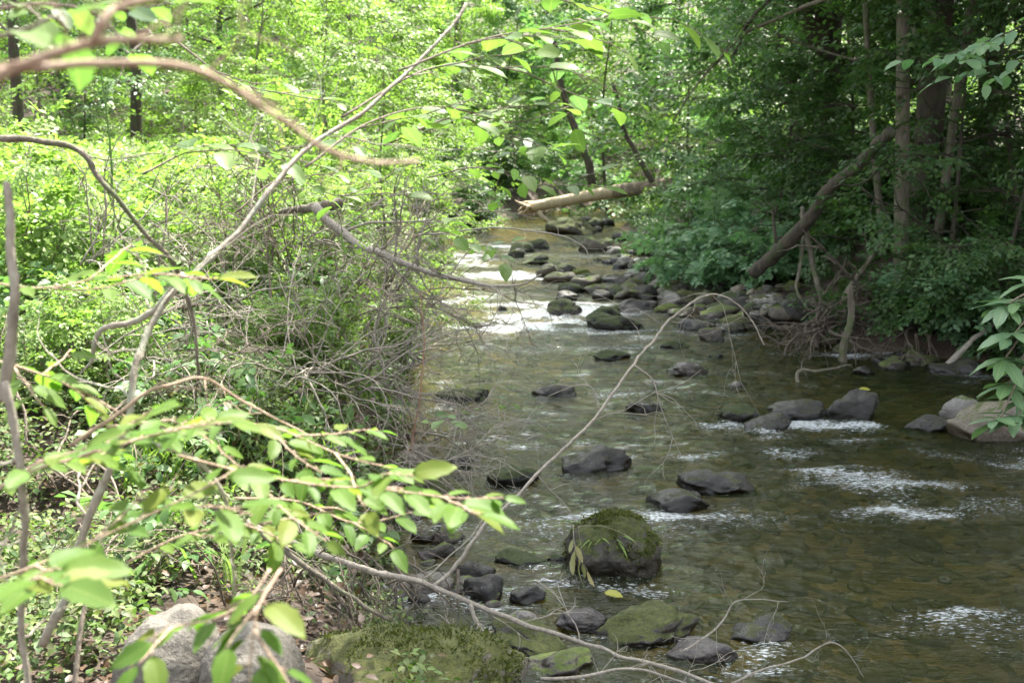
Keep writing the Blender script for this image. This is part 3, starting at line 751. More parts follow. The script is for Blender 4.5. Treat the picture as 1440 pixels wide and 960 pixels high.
def grow_shrub(name, h, rad, seed, mat_b, mat_l, stems=9, leaf=.07, per=9, spl=.35, tmpl=T_LO, lib=SPR, part=('stems', 'foliage'), droop=-.10, thick=.012):
    rg = np.random.default_rng(seed)
    root = empty(name); tb = Tubes(); L = Leaves()
    for k in range(stems):
        az = k * 2.4 + rg.normal(0, .5); o = rg.uniform(.15, 1) * rad / h
        W = wander([rg.normal(0, .06 * rad), rg.normal(0, .06 * rad), -.05], [math.cos(az) * o, math.sin(az) * o, 1], h * rg.uniform(.6, 1.15), 9, .10, droop * .3, rg)
        tb.add(W, np.linspace(thick * rg.uniform(.7, 1.3), .003, len(W)), 5)
        for q in range(per):
            u = rg.uniform(.12, 1.0) ** .8; j = min(len(W) - 2, int(u * (len(W) - 1)))
            p0 = W[j] + (W[j + 1] - W[j]) * rg.random()
            a = rg.uniform(0, 2 * PI)
            dd = np.array([math.cos(a), math.sin(a), rg.normal(.15, .3)])
            S = wander(p0, dd, spl * rg.uniform(.6, 1.3), 3, .15, droop, rg)
            tb.add(S, [.004, .003, .0025, .002], 3)
            put_sprays(L, S[1:], np.diff(S, axis=0), leaf, spl * .8, rg, lib)
    link(part[0], tb.mesh(part[0], mat_b), root)
    link(part[1], L.mesh(part[1], mat_l, tmpl), root)
    return root

def proto_pool(protos): return {'i': 0, 'p': protos, 'used': set()}
def plant(proto, x, y, scale, rz, label, cat, group=None, z=None, first=set()):
    z = gz(x, y) if z is None else z
    if id(proto) not in first and proto.name not in first:
        first.add(proto.name); o = proto
        o.location = (x, y, z); o.rotation_euler = (0, 0, rz); o.scale = (scale,) * 3
        tag(o, label, cat, group)
    else:
        o = dup(proto, (x, y, z), rz, scale, label, group)
        if group is None and 'group' in o: del o['group']
        o['category'] = cat
    return o
def at(px, Y): return (px - 720) / F * Y / math.cos(PITCH) * 1.0

# tall trees: trunk in the frame, crown mostly above it
TALL = [grow_tree('tall_tree', 15, .17, 301, BARK_DARK, LEAF_MID, .37, 4.6, 20, .105, 1.0, 12, tmpl=T_MID),
        grow_tree('tall_tree', 16, .24, 302, BARK_DARK, LEAF_MID, .40, 5.2, 21, .11, 1.05, 12, lean=(.6, .2), tmpl=T_MID),
        grow_tree('slender_tree', 13, .115, 303, BARK_GREY, LEAF_MID, .36, 3.6, 14, .10, .9, 12, lean=(-.25, .1), tmpl=T_MID),
        grow_tree('tall_tree', 17, .22, 304, BARK_DARK, LEAF_MID, .45, 5.4, 22, .17, 1.05, 19),  # crown thickened to throw more shade on the right-hand water
        grow_tree('slender_tree', 11, .075, 305, BARK_GREY, LEAF_MID, .4, 3.0, 12, .10, .9, 12, lean=(1.3, .3), tmpl=T_MID)]
tt = [  # proto, px, Y, scale, rz, label
 (2, 1266, 13.0, 1.0, .3, 'slender pale barked tree on the right bank behind the root tangle'),
 (1, 1292, 13.8, 1.0, 4.2, 'thick dark tree right behind the slender pale tree'),
 (0, 1378, 14.8, 1.0, 4.0, 'dark tree at the right end of the frame, deep in shade'),
 (4, 1290, 13.3, 1.0, .2, 'slim tree leaning right beside the thick dark tree'),
 (4, 1245, 14.0, .8, 2.6, 'thinnest slim tree left of the slender pale tree'),
 (1, 1165, 19.0, .95, 5.1, 'dark leaning tree high behind the leaning dead trunk'),
 (3, 1478, 12.0, .95, .9, 'shaded tree on the right bank above the glossy leaved branch'),
 (3, 1300, 23.0, 1.05, 2.6, 'tree in the dark wood behind the slender pale tree'),
 (1, 1480, 18.0, 1.0, 2.2, 'dark tree at the edge of the frame far up the right bank'),
 (3, 1110, 30.0, 1.1, .4, 'far tree high on the right bank behind the saplings'),
 (0, 38, 23.0, .95, 2.0, 'dark trunked tree at the back of the clearing, far left'),
 (1, 200, 29.0, .9, 3.0, 'tree standing in the dark gap behind the clearing'),
 (0, 330, 38.0, 1.0, 1.0, 'far tree behind the bright clearing'),
 (2, 505, 36.0, 1.1, 2.2, 'far slender tree left of the stream bend'),
 (1, 640, 46.0, 1.0, 4.4, 'far tree beyond the stream bend'),
 (2, 765, 44.0, 1.0, 5.5, 'far slender tree straight above the broken end of the log'),
 (0, 120, 44.0, 1.1, 0.1, 'far tree at the wood edge left of the dark gap'),
]
for (k, px, Yd, s, rz, lab) in tt:
    plant(TALL[k], at(px, Yd), Yd, s, rz, lab, 'tree')
for (k, x, y, s, rz) in [(1, 8.2, 7.6, 1, 1.0), (0, 8.5, 3.5, 1, 3.3), (1, 10.0, 10.5, 1.1, 5.0), (1, 7.4, 12.6, 1.0, 2.0)]:  # out-of-view trees added to darken the right bank and stream
    plant(TALL[3], x, y, s, rz, 'shade tree of the right bank with its crown hanging over the frame', 'tree', 'shade trees of the right bank')

# saplings: layered leaf sprays
SAP = [grow_tree('sapling', 5.5, .05, 401, BARK_DARK, LEAF_COOL, .12, 2.0, 20, .095, .55, 12, tmpl=T_MAPLE, rise=.25),
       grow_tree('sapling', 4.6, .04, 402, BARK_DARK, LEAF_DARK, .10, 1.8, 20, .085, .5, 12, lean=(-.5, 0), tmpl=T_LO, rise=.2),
       grow_tree('sapling', 5.0, .045, 403, BARK_GREY, LEAF_SUN, .10, 1.7, 20, .085, .5, 12, tmpl=T_LO, rise=.3)]
ss_ = [
 (0, 1105, 19.0, .95, .2, 'maple like sapling with pale layered sprays above the bank ferns'),
 (0, 1090, 17.5, .85, 2.0, 'sapling with star shaped leaves behind the leaning dead trunk'),
 (1, 1195, 16.8, .95, 1.0, 'dark sapling left of the slender pale tree'),
 (0, 1135, 29.0, 1.3, 3.1, 'sapling leaning over the hidden right end of the log'),
 (1, 1330, 12.6, .9, 4.4, 'dark sapling right of the thick dark tree'),
 (1, 1425, 13.2, 1.0, 5.6, 'dark sapling at the right end of the shaded bank'),
 (0, 850, 38.0, 1.5, 4.0, 'far sapling behind the middle of the log'),
 (1, 1060, 25.0, 1.3, 2.9, 'dark sapling high on the slope behind the maple like sapling'),
 (1, 1240, 19.0, 1.15, .5, 'dark sapling in the wood behind the leaning dead trunk'),
 (1, 1395, 11.9, .75, 2.2, 'dark low sapling on the shaded bank above the pale stick'),
 (1, 1290, 15.0, 1.0, 3.2, 'dark sapling among the trunks behind the root tangle'),
 (1, 1375, 17.0, 1.2, .7, 'dark sapling behind the slim leaning tree'),
 (2, 80, 36.0, 1.5, 1.7, 'pale sapling closing the far left of the wood edge'),
 (2, 420, 40.0, 1.6, 2.7, 'pale far sapling behind the tall sunlit sapling'),
 (2, 230, 42.0, 1.7, .7, 'pale far sapling behind the dark gap'),
 (2, 560, 30.0, 1.2, 1.0, 'sunlit sapling left of the stream bend'),
 (2, 470, 22.0, 1.0, 2.0, 'sunlit sapling with yellow-green leaves over the clearing'),
 (2, 380, 27.0, 1.15, 3.0, 'tall sunlit sapling at the back of the clearing'),
 (2, 640, 38.0, 1.3, 4.0, 'far sunlit sapling straight over the upper pool'),
 (0, 720, 41.0, 1.3, 5.0, 'far sapling above the stream bend'),
 (2, 290, 33.0, 1.2, 0.5, 'sunlit sapling beside the dark gap'),
 (0, 1160, 23.5, 1.2, 1.5, 'broad sapling in half light under the dark leaning tree'),
 (1, 960, 33.0, 1.5, 1.5, 'dark far sapling above the right end of the log'),
 (2, 545, 13.5, .62, 1.9, 'thin sapling growing among the twigs at the left water edge'),
 (2, 800, 47.0, 1.5, 2.5, 'farthest sapling in the gap above the log'),
 (1, 130, 30.0, 1.1, 2.5, 'dark sapling in the gap under the wood edge'),
]
for (k, px, Yd, s, rz, lab) in ss_:
    plant(SAP[k], at(px, Yd), Yd, s, rz, lab, 'sapling')

# shrubs
SHR = [grow_shrub('shrub', 1.5, .9, 501, BARK_DRY, LEAF_SUN, 12, .075, 10, .32),
       grow_shrub('shrub', 1.3, .8, 502, BARK_DRY, LEAF_SUN, 12, .06, 10, .28),
       grow_shrub('shrub', 1.3, 1.0, 503, BARK_DARK, LEAF_BLUE, 12, .08, 10, .34, T_MAPLE),
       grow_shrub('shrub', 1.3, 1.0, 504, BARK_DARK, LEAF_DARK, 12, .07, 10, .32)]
sh_ = [
 (0, 60, 9.0, .95, .1, 'yellow-green shrub in the sunny clearing behind the dark crooked branch'),
 (1, 190, 10.5, 1.1, 1.0, 'sunny shrub in the clearing beside the tall green stalk'),
 (0, 300, 9.5, .9, 2.0, 'sunny shrub behind the long lichened branch'),
 (1, 20, 13.0, 1.3, 3.0, 'bright shrub at the left end of the clearing'),
 (0, 130, 14.5, 1.2, 4.0, 'bright shrub in the back of the clearing, left'),
 (1, 250, 14.0, 1.2, 5.0, 'bright shrub in the middle of the clearing'),
 (0, 370, 14.0, 1.1, .6, 'bright shrub at the right of the clearing'),
 (1, 430, 11.0, 1.0, 1.6, 'bright shrub above the twig tangle'),
 (0, 480, 16.5, 1.15, 2.6, 'bright shrub overhanging the twigs by the upper bank'),
 (1, 535, 20.0, 1.2, 3.6, 'bright shrub at the upper left water edge'),
 (0, 70, 19.0, 1.4, 4.6, 'far bright shrub below the dark trunked tree'),
 (1, 200, 19.5, 1.4, 5.6, 'far bright shrub below the dark gap'),
 (0, 320, 19.0, 1.4, .9, 'far bright shrub in the clearing centre'),
 (1, 420, 21.0, 1.4, 1.9, 'far bright shrub beside the sunlit saplings'),
 (0, 590, 25.5, 1.3, 2.9, 'drooping bright shrub left of the upper pool'),
 (1, 615, 21.0, .8, 3.9, 'low bright shrub leaning over the upper riffle'),
 (3, 650, 33.0, 1.3, 4.9, 'dull olive bush at the far water edge left of the log'),
 (3, 715, 38.0, 1.5, 3.3, 'olive bush in the bend behind the broken end of the log'),
 (3, 665, 29.5, 1.1, 1.9, 'olive bush at the water edge before the dull bush'),
 (3, 690, 35.0, 1.5, .2, 'dull bush behind the broken end of the log'),
 (2, 950, 21.5, .55, 1.2, 'pale green drooping bush by the water below the log'),
 (2, 985, 18.5, .8, 2.2, 'pale blue-green bush at the head of the stone bar'),
 (2, 1020, 16.5, 1.0, 3.2, 'leafy bush behind the stone bar'),
 (2, 1100, 16.0, .95, 4.2, 'leafy bush right behind the leaning dead trunk'),
 (3, 1205, 15.2, .9, 5.2, 'dark bush behind the pale broken stake'),
 (3, 1300, 12.0, .8, 1.3, 'dark bush on the bank right of the root tangle'),
 (2, 1370, 11.6, .8, 2.3, 'green bush on the shaded bank slope'),
 (3, 1440, 11.0, .9, 3.3, 'dark bush at the end of the shaded bank'),
 (3, 1350, 14.0, 1.1, 4.3, 'dark bush higher on the shaded bank under the trees'),
 (3, 1430, 16.0, 1.2, 5.3, 'dark bush under the dark tree at the right end'),
 (3, 1230, 17.0, 1.2, .3, 'dark bush between the leaning dead trunk and the pale tree'),
 (2, 1000, 26.0, .8, 2.4, 'pale bush under the right end of the log'),
 (0, 545, 10.6, .55, .4, 'small sunny shrub among twigs over the left water edge'),
 (0, 420, 7.6, .5, 1.4, 'small shrub on the left bank above the grey fallen log'),
 (1, 120, 6.6, .6, 2.4, 'small shrub on the left bank behind the lichened branch'),
]
for (k, px, Yd, s, rz, lab) in sh_:
    plant(SHR[k], at(px, Yd), Yd, s, rz, lab, 'shrub')

# ------------------------------------------------------------------ undergrowth (uncountable)
def cover(name, n, area, leaf, hgt, seed, m, label, lib=SPR_SMALL, tmpl=T_LO, spl=.16, lit=None):
    rg = np.random.default_rng(seed)
    x, y = area(rg, n)
    z = ground(x, y)
    L = Leaves()
    h = hgt(x, y) * rg.uniform(.1, 1.0, len(x))
    a = rg.uniform(0, 2 * PI, len(x))
    P = np.stack([x, y, z + h], -1)
    D = np.stack([np.cos(a), np.sin(a), rg.normal(.1, .3, len(x))], -1)
    put_sprays(L, P, D, leaf, spl, rg, lib)
    tag(link(name, L.mesh(name, m, tmpl)), label, 'undergrowth', kind='stuff')
    return L.count()

def a_left(rg, n):
    y = 3.0 + 24 * rg.random(n * 2) ** 1.5
    dl = .15 + 9 * rg.random(n * 2) ** 1.1 * (1 + y * .05)
    x = xl(y) - dl
    k = (np.abs(x) < .55 * y + .6) & (fbm(x * .9, y * .9, 0, 81, 3) > -.35 - .5 * smooth(5, 9, y)) & (rg.random(n * 2) < smooth(4.2, 6.8, y) * .9 + .1)
    return x[k][:n], y[k][:n]
cover('ground_cover', 16000, a_left, .042, lambda x, y: .10 + .22 * smooth(.2, 1.2, xl(y) - x) + .5 * smooth(8, 12, y), 91, LEAF_COVER, 'small leaved ground cover over the left bank', tmpl=T_MID, spl=.13)
def a_mead(rg, n):
    y = 8.0 + 24 * rg.random(n * 2); x = xl(y) - 1.0 - 13 * rg.random(n * 2)
    k = (np.abs(x) < .55 * y + 1)
    return x[k][:n], y[k][:n]
cover('undergrowth', 9000, a_mead, .085, lambda x, y: .35 + .95 * smooth(1, 3, xl(y) - x), 92, LEAF_SUN, 'bright weeds filling the sunny clearing', lib=SPR_SMALL, spl=.22)
def a_right(rg, n):
    y = 8.5 + 28 * rg.random(n * 2); dr = .45 + 9 * rg.random(n * 2) ** 1.5
    x = xr(y) + dr
    k = (np.abs(x) < .55 * y + 1) & ((dr > 1.1) | (np.abs(y - 15) > 3.2))
    return x[k][:n], y[k][:n]
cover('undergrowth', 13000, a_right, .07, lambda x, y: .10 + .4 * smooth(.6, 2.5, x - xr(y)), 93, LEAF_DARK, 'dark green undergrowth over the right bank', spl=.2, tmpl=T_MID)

def a_back(rg, n):
    y = 26 + 34 * rg.random(n * 2); x = rg.uniform(-34, 30, n * 2)
    k = ((x < xl(y) - .1) | (x > xr(y) + .3)) & (np.abs(x) < .55 * y + 2)
    return x[k][:n], y[k][:n]
cover('undergrowth', 15000, a_back, .12, lambda x, y: .5 + 2.6 * (vnoise(x * .3, y * .3, 0, 5) > -.2), 96, LEAF_FAR, 'bright leafy undergrowth under the far trees', spl=.4)
def a_near(rg, n):
    y = 3.4 + 5 * rg.random(n * 2); x = xl(y) - .05 - 5 * rg.random(n * 2)
    k = (np.abs(x) < .55 * y + .6) & (fbm(x * 1.1, y * 1.1, 0, 83, 3) > .08 - .5 * smooth(4.6, 6.8, y))
    return x[k][:n], y[k][:n]
cover('ground_cover', 6500, a_near, .042, lambda x, y: .08 + .2 * smooth(.1, .8, xl(y) - x), 97, LEAF_COVER, 'low leafy ground cover over the near left bank', tmpl=T_MID, spl=.13)
def a_mix(rg, n):
    y = 4.0 + 7 * rg.random(n * 2); x = xl(y) - .1 - 6 * rg.random(n * 2)
    k = (np.abs(x) < .55 * y + .6) & (fbm(x * .8, y * .8, 0, 86, 3) > .05)
    return x[k][:n], y[k][:n]
cover('broad_weeds', 1100, a_mix, .085, lambda x, y: .22 + .3 * smooth(.2, 1.0, xl(y) - x), 98, LEAF_MID, 'broader leaved weeds among the ground cover of the left bank', tmpl=T_MID, spl=.18)
def grass(name, n, area, seed, m, label):
    rg = np.random.default_rng(seed); x, y = area(rg, n); L = Leaves()
    k = 12; x = np.repeat(x, k) + rg.normal(0, .05, len(x) * k); y = np.repeat(y, k) + rg.normal(0, .05, len(y) * k)
    a = rg.uniform(0, 2 * PI, len(x))
    L.add(np.stack([x, y, ground(x, y)], -1), np.stack([np.cos(a) * .5, np.sin(a) * .5, rg.uniform(.5, 1, len(x))], -1), np.stack([-np.cos(a), -np.sin(a), np.full(len(x), .7)], -1), rg.uniform(.18, .45, len(x)))
    tag(link(name, L.mesh(name, m, (np.array([[0, .02, 0], [0, -.02, 0], [.5, -.018, .03], [.5, .018, .03], [1, 0, -.18]]), np.array([[0, 1, 2], [0, 2, 3], [3, 2, 4]])))), label, 'grass', kind='stuff')
grass('grass', 420, a_mix, 99, LEAF_SUN, 'thin grass blades between the weeds of the left bank')
def a_litter(rg, n):
    y = 2.6 + 9 * rg.random(n * 2) ** 1.4; x = xl(y) - .1 - 4 * rg.random(n * 2)
    return x[:n], y[:n]
cover('leaf_litter', 2600, a_litter, .06, lambda x, y: .02 + 0 * x, 94, LEAF_LITTER, 'brown leaf litter on the left bank soil', tmpl=T_MID, spl=.25)

# far woods
fg = np.random.default_rng(95)
L = Leaves(); NF = 26000
fx = fg.uniform(-48, 48, NF); fy = 44 + 34 * fg.random(NF)
fz = ground(fx, fy) + 15 * fg.random(NF) ** 1.5
a = fg.uniform(0, 2 * PI, NF)
put_sprays(L, np.stack([fx, fy, fz], -1), np.stack([np.cos(a), np.sin(a), fg.normal(0, .3, NF)], -1), .24, 1.5, fg)
tag(link('far_woods', L.mesh('far_woods', LEAF_FAR)), 'far leafy woods closing the valley behind the stream', 'woods', kind='stuff')

# ------------------------------------------------------------------ branches, roots, logs
def pts(lst): return np.array([dep(a, b, c) for (a, b, c) in lst])

def branch(name, label, cat, lst, r0, r1, m, twigs=0, tl=.3, seed=1, group=None, sides=8, bump=.08, jit=0.0, sub=1, grav=.0, world=None, knots=0):
    rg = np.random.default_rng(seed)
    P = spline(pts(lst) if world is None else world, 8 * len(lst if world is None else world))
    if jit: P = P + rg.normal(0, jit, P.shape)
    sl_ = np.concatenate([[0], np.cumsum(np.linalg.norm(np.diff(P, axis=0), axis=1))]); lam = 14 * r0 + .05
    P = P + r0 * .9 * np.stack([vnoise(sl_ / lam, sl_ * 0 + q, 0, seed) for q in (0, 7, 13)], -1) + r0 * .35 * np.stack([vnoise(sl_ / lam * 3.3, sl_ * 0 + q, 0, seed) for q in (3, 5, 11)], -1)
    tb = Tubes(); R = np.linspace(r0, r1, len(P)) * (1 + .06 * rg.normal(0, 1, len(P)))
    for k in range(knots):
        i = rg.integers(2, len(P) - 2); R[i] *= 1.3
    tb.add(P, R, sides, bump)
    me = tb.mesh(name, m)
    o = link(name, me); tag(o, label, cat, group)
    if twigs:
        t2 = Tubes()
        def tw(p, d, L, r, lev):
            W = wander(p, d, L, 7, .22, grav, rg)
            t2.add(W, np.linspace(r, r * .35, len(W)), 5)
            if lev > 0:
                for _ in range(rg.integers(2, 4)):
                    j = rg.integers(2, 7)
                    tw(W[j], unit(W[j] - W[j - 1]) + rg.normal(0, .6, 3), L * rg.uniform(.35, .65), r * .6, lev - 1)
        for k in range(twigs):
            j = int((.15 + .83 * (k + rg.random()) / twigs) * (len(P) - 1)); j = min(max(j, 1), len(P) - 1)
            t = unit(P[j] - P[j - 1])
            tw(P[j], t * .6 + rg.normal(0, .7, 3), tl * rg.uniform(.5, 1.2), max(.0012, R[j] * .35), sub)
        link('twigs', t2.mesh('twigs', m), o)
    return o

def leafy(name, label, lst, r0, leaf, seed, ml, mb, n=16, side=3, sl=.22, tmpl=T_HI, cat='branch', group=None, start=.12, tilt=.28, wid=1.0, droop=-.08):
    """a living twig: stem, side twigs, alternate leaves held about level"""
    rg = np.random.default_rng(seed)
    P = spline(pts(lst), 6 * len(lst)); tb = Tubes(); L = Leaves()
    tb.add(P, np.linspace(r0 * .75, .0011, len(P)), 6, .02)
    def dress(W, k, s0):
        for i in range(k):
            t = s0 + (1 - s0) * (i + .6) / k
            f = t * (len(W) - 1); j = min(len(W) - 2, int(f)); p = W[j] + (W[j + 1] - W[j]) * (f - j)
            d = unit(W[j + 1] - W[j]); sg = 1 if i % 2 else -1
            hz = unit(np.cross([0, 0, 1.], d))
            a = rg.uniform(.65, 1.15) if i < k - 1 else .1
            dd = unit(d * math.cos(a) + hz * sg * math.sin(a) + np.array([0, 0, rg.normal(droop, .18)]))
            nn = np.array([rg.normal(0, tilt), rg.normal(-.15, tilt), 1.0])
            pe = p + dd * leaf * .14
            tb.add([p, (p + pe) / 2 + [0, 0, .002], pe], [.0012, .001, .001], 4)
            if rg.random() > .12: L.add(pe, dd, nn, leaf * rg.uniform(.5, 1.2))
    dress(P, n, start)
    for k in range(side):
        j = int((.2 + .65 * (k + rg.random() * .6) / max(1, side)) * (len(P) - 1)); d = unit(P[j + 1] - P[j]); hz = unit(np.cross([0, 0, 1.], d))
        sg = 1 if k % 2 else -1
        W = wander(P[j], d * .8 + hz * sg * .8 + [0, 0, rg.normal(0, .1)], sl * rg.uniform(.6, 1.2), 6, .1, -.03, rg)
        tb.add(W, np.linspace(.0022, .001, len(W)), 5)
        dress(W, max(3, int(n * .4)), .25)
    root = empty(name, P[0]); tag(root, label, cat, group)
    for nm, me in (('stem', tb.mesh('stem', mb)), ('leaves', L.mesh('leaves', ml, tmpl, wid, True))):
        o = link(nm, me, root); o.location = -P[0]
    return root

# the long lichened branch and its neighbours on the left
A = branch('branch', 'long lichened grey branch rising from the lower left corner to the top of the picture', 'branch',
       [(58, 912, 2.0), (95, 830, 2.0), (130, 715, 2.02), (178, 600, 2.06), (192, 520, 2.1), (212, 458, 2.15), (262, 392, 2.2), (330, 325, 2.3), (400, 243, 2.4), (468, 186, 2.5), (540, 128, 2.6), (600, 75, 2.7), (655, 5, 2.8)],
       .0085, .0035, BARK_LICHEN, twigs=9, tl=.35, seed=11, knots=8)
branch('branch', 'short grey side branch forking left from the long lichened branch', 'branch',
       [(262, 392, 2.2), (235, 425, 2.21), (195, 445, 2.22), (150, 458, 2.24), (135, 480, 2.25), (128, 510, 2.27)], .008, .004, BARK_LICHEN, twigs=3, tl=.2, seed=12, knots=2)
branch('branch', 'dark crooked branch arching in from the left edge and dropping behind the lichened branch', 'branch',
       [(-30, 190, 2.5), (40, 197, 2.5), (112, 215, 2.5), (132, 250, 2.5), (170, 292, 2.5), (205, 330, 2.52), (238, 362, 2.55), (262, 420, 2.6), (275, 490, 2.6), (279, 560, 2.65)],
       .0078, .0032, BARK_GREY, twigs=8, tl=.3, seed=13, knots=4)
branch('woody_shoot', 'thin upright whitish stem at the very left edge', 'stem', [(-2, 560, 1.7), (12, 470, 1.7), (12, 380, 1.7), (3, 255, 1.72)], .010, .006, BARK_LICHEN, seed=14)
branch('woody_shoot', 'thin grey stem running down the lower left corner', 'stem', [(0, 540, 1.6), (22, 650, 1.6), (33, 740, 1.62), (32, 850, 1.65), (40, 985, 1.65)], .0065, .005, BARK_TWIG, seed=15, twigs=5, tl=.15)
branch('woody_shoot', 'slim brown stem beside the pale grey boulder', 'stem', [(108, 990, 2.4), (108, 900, 2.45), (118, 830, 2.5), (120, 780, 2.5)], .007, .004, BARK_DRY, seed=16)
branch('branch', 'blurred pinkish branch sweeping up across the upper left corner, very near', 'branch',
       [(-40, 118, .85), (40, 84, .85), (110, 62, .86), (180, 53, .87), (252, 54, .88)], .0048, .0025, BARK_PINK, twigs=5, tl=.1, seed=17)
branch('branch', 'blurred pale shoot curving up from the pinkish branch to the top edge, very near', 'branch',
       [(140, 56, .86), (150, 30, .86), (172, 10, .87), (232, -6, .88)], .004, .0026, BARK_PINK, seed=18)
branch('branch', 'blurred tan branch slanting down through the upper left, very near', 'branch',
       [(-40, 97, .95), (60, 88, .95), (170, 86, .95), (270, 95, .95), (345, 130, .96), (410, 178, .97), (460, 212, .98), (520, 229, 1.0), (590, 228, 1.02)], .0036, .0018, BARK_PINK, twigs=3, tl=.15, seed=19)
branch('twig', 'arching pinkish twig over the near leaves', 'twig', [(100, 628, 1.9), (190, 560, 1.9), (240, 540, 1.92), (290, 532, 1.95), (340, 563, 2.0), (430, 608, 2.05)], .0035, .0018, BARK_PINK, twigs=5, tl=.12, seed=20)
branch('twig', 'grey twig hanging in an arch among the near leaves', 'twig', [(170, 612, 1.8), (240, 630, 1.8), (285, 655, 1.8), (312, 695, 1.8), (320, 750, 1.8), (327, 800, 1.8), (330, 850, 1.8)], .0048, .0022, BARK_TWIG, twigs=5, tl=.1, seed=21)
# twigs fallen across the lower middle
branch('fallen_branch', 'long pale fallen twig lying from the bank roots across the stones to the lower edge', 'branch',
       [(350, 735, 4.3), (420, 765, 4.3), (480, 790, 4.3), (545, 808, 4.3), (610, 822, 4.3), (690, 862, 4.28), (780, 893, 4.25), (870, 915, 4.2), (950, 940, 4.1), (1030, 972, 4.0)], .015, .006, BARK_TWIG, twigs=10, tl=.4, seed=22, knots=4)
branch('fallen_branch', 'pale forked twig arching from the long fallen twig up over the pool', 'branch',
       [(608, 820, 4.3), (640, 795, 4.35), (680, 742, 4.4), (735, 690, 4.5), (790, 632, 4.6), (838, 585, 4.7), (880, 525, 4.8), (915, 485, 4.9), (945, 445, 5.0), (985, 416, 5.1), (1020, 415, 5.15), (1055, 445, 5.2), (1075, 485, 5.2)], .0085, .003, BARK_TWIG, twigs=9, tl=.55, seed=23, grav=-.04, jit=.0012)
branch('twig', 'thin side shoot dropping from the forked twig over the shiny rock', 'twig', [(842, 575, 4.7), (832, 545, 4.7), (812, 542, 4.7), (770, 556, 4.7)], .004, .0015, BARK_TWIG, twigs=3, tl=.2, seed=24)
branch('twig', 'drooping side shoot of the forked twig above the dark riffle stone', 'twig', [(893, 513, 4.8), (918, 535, 4.8), (930, 575, 4.8), (958, 640, 4.8)], .0035, .0012, BARK_TWIG, twigs=3, tl=.2, seed=25)
branch('fallen_branch', 'grey stick propped from the roots down to the big moss covered boulder', 'branch',
       [(355, 742, 4.1), (440, 800, 4.05), (500, 840, 4.0), (545, 872, 3.95)], .012, .006, BARK_GREY, twigs=5, tl=.3, seed=26)
branch('fallen_branch', 'bent dry stick hanging from the long fallen twig over the grey stone', 'branch', [(664, 850, 4.25), (676, 885, 4.2), (694, 915, 4.2)], .009, .006, BARK_TWIG, twigs=5, tl=.15, seed=27)
branch('twig', 'branched pale twig sticking up beside the purplish grey cobble', 'twig', [(960, 915, 4.4), (1000, 890, 4.45), (1020, 868, 4.5), (1040, 842, 4.5), (1110, 846, 4.5)], .005, .0015, BARK_TWIG, twigs=5, tl=.25, seed=28)
branch('twig', 'pale twig at the lower right pointing up over the white riffle', 'twig', [(1000, 975, 4.2), (1060, 945, 4.25), (1120, 928, 4.3), (1176, 905, 4.3), (1215, 950, 4.3)], .0055, .0015, BARK_TWIG, twigs=4, tl=.2, seed=29)
branch('fallen_branch', 'tangled pale twig along the lower edge right of the big moss covered boulder', 'branch', [(760, 955, 4.0), (850, 945, 4.0), (900, 942, 4.0), (950, 955, 4.0), (1020, 975, 3.95)], .007, .003, BARK_TWIG, twigs=7, tl=.25, seed=30)
# left bank dead wood
branch('fallen_log', 'old grey fallen log half sunk in the leafy left bank', 'log', [(268, 478, 7.4), (310, 500, 7.2), (360, 525, 7.0), (425, 552, 6.8)], .055, .035, BARK_GREY, seed=31, sides=12, jit=.004)
branch('dead_stump', 'bleached broken branch stub pointing left above the twig tangle', 'stump', [(375, 300, 9.5), (425, 296, 9.5), (478, 288, 9.5)], .022, .045, BARK_GREY, seed=32, sides=12, jit=.004)
branch('dead_branch', 'long bleached branch slanting from the twig tangle out over the white rapid', 'branch', [(445, 290, 9.2), (490, 335, 9.0), (540, 362, 8.8), (600, 388, 8.6), (660, 400, 8.5), (715, 406, 8.4), (768, 388, 8.3)], .04, .005, BARK_TWIG, twigs=16, tl=.8, seed=33, sub=2, grav=-.05)
branch('vine', 'thin pale twig looping over the upper pool', 'twig', [(590, 330, 7.0), (650, 324, 7.0), (705, 320, 7.0), (780, 330, 7.0), (800, 335, 7.0), (822, 350, 7.0), (828, 372, 7.0)], .006, .003, BARK_TWIG, twigs=5, tl=.2, seed=34)
branch('twig', 'reddish shoot standing at the left water edge', 'twig', [(575, 640, 6.8), (590, 560, 6.8), (597, 480, 6.8), (590, 410, 6.9)], .005, .002, BARK_RED, seed=35, twigs=3, tl=.2)
branch('tall_stalk', 'tall thin green stalk rising out of the clearing', 'stalk', [(160, 275, 3.2), (155, 210, 3.2), (146, 140, 3.2), (138, 70, 3.2)], .004, .002, LEAF_MID, seed=36)

def brush(label, px, Yd, z, L, n, seed, m, dirx=.8, up=.35, r=.009, grav=-.05, lev=2, name='dead_shrub', cat='dead shrub', group=None, spread=.55):
    rg = np.random.default_rng(seed); tb = Tubes()
    def tw(p, d, L, r, lev):
        W = wander(p, d, L, 9, .16, grav, rg)
        tb.add(W, np.linspace(r, r * .35, len(W)), 5 if r > .004 else 4)
        if lev > 0:
            for _ in range(rg.integers(3, 6)):
                j = rg.integers(2, 9)
                tw(W[j], unit(W[j] - W[j - 1]) + rg.normal(0, .55, 3), L * rg.uniform(.3, .6), r * .55, lev - 1)
    x = at(px, Yd); z = gz(x, Yd) + z
    for k in range(n):
        d = np.array([dirx, rg.normal(-.1, .6), up]) + rg.normal(0, spread, 3)
        tw(np.array([rg.normal(0, .12), rg.normal(0, .15), 0]), d, L * rg.uniform(.5, 1.15), r * rg.uniform(.5, 1.2), lev)
    o = link(name, tb.mesh(name, m), None, (x, Yd, z)); tag(o, label, cat, group)
    return o
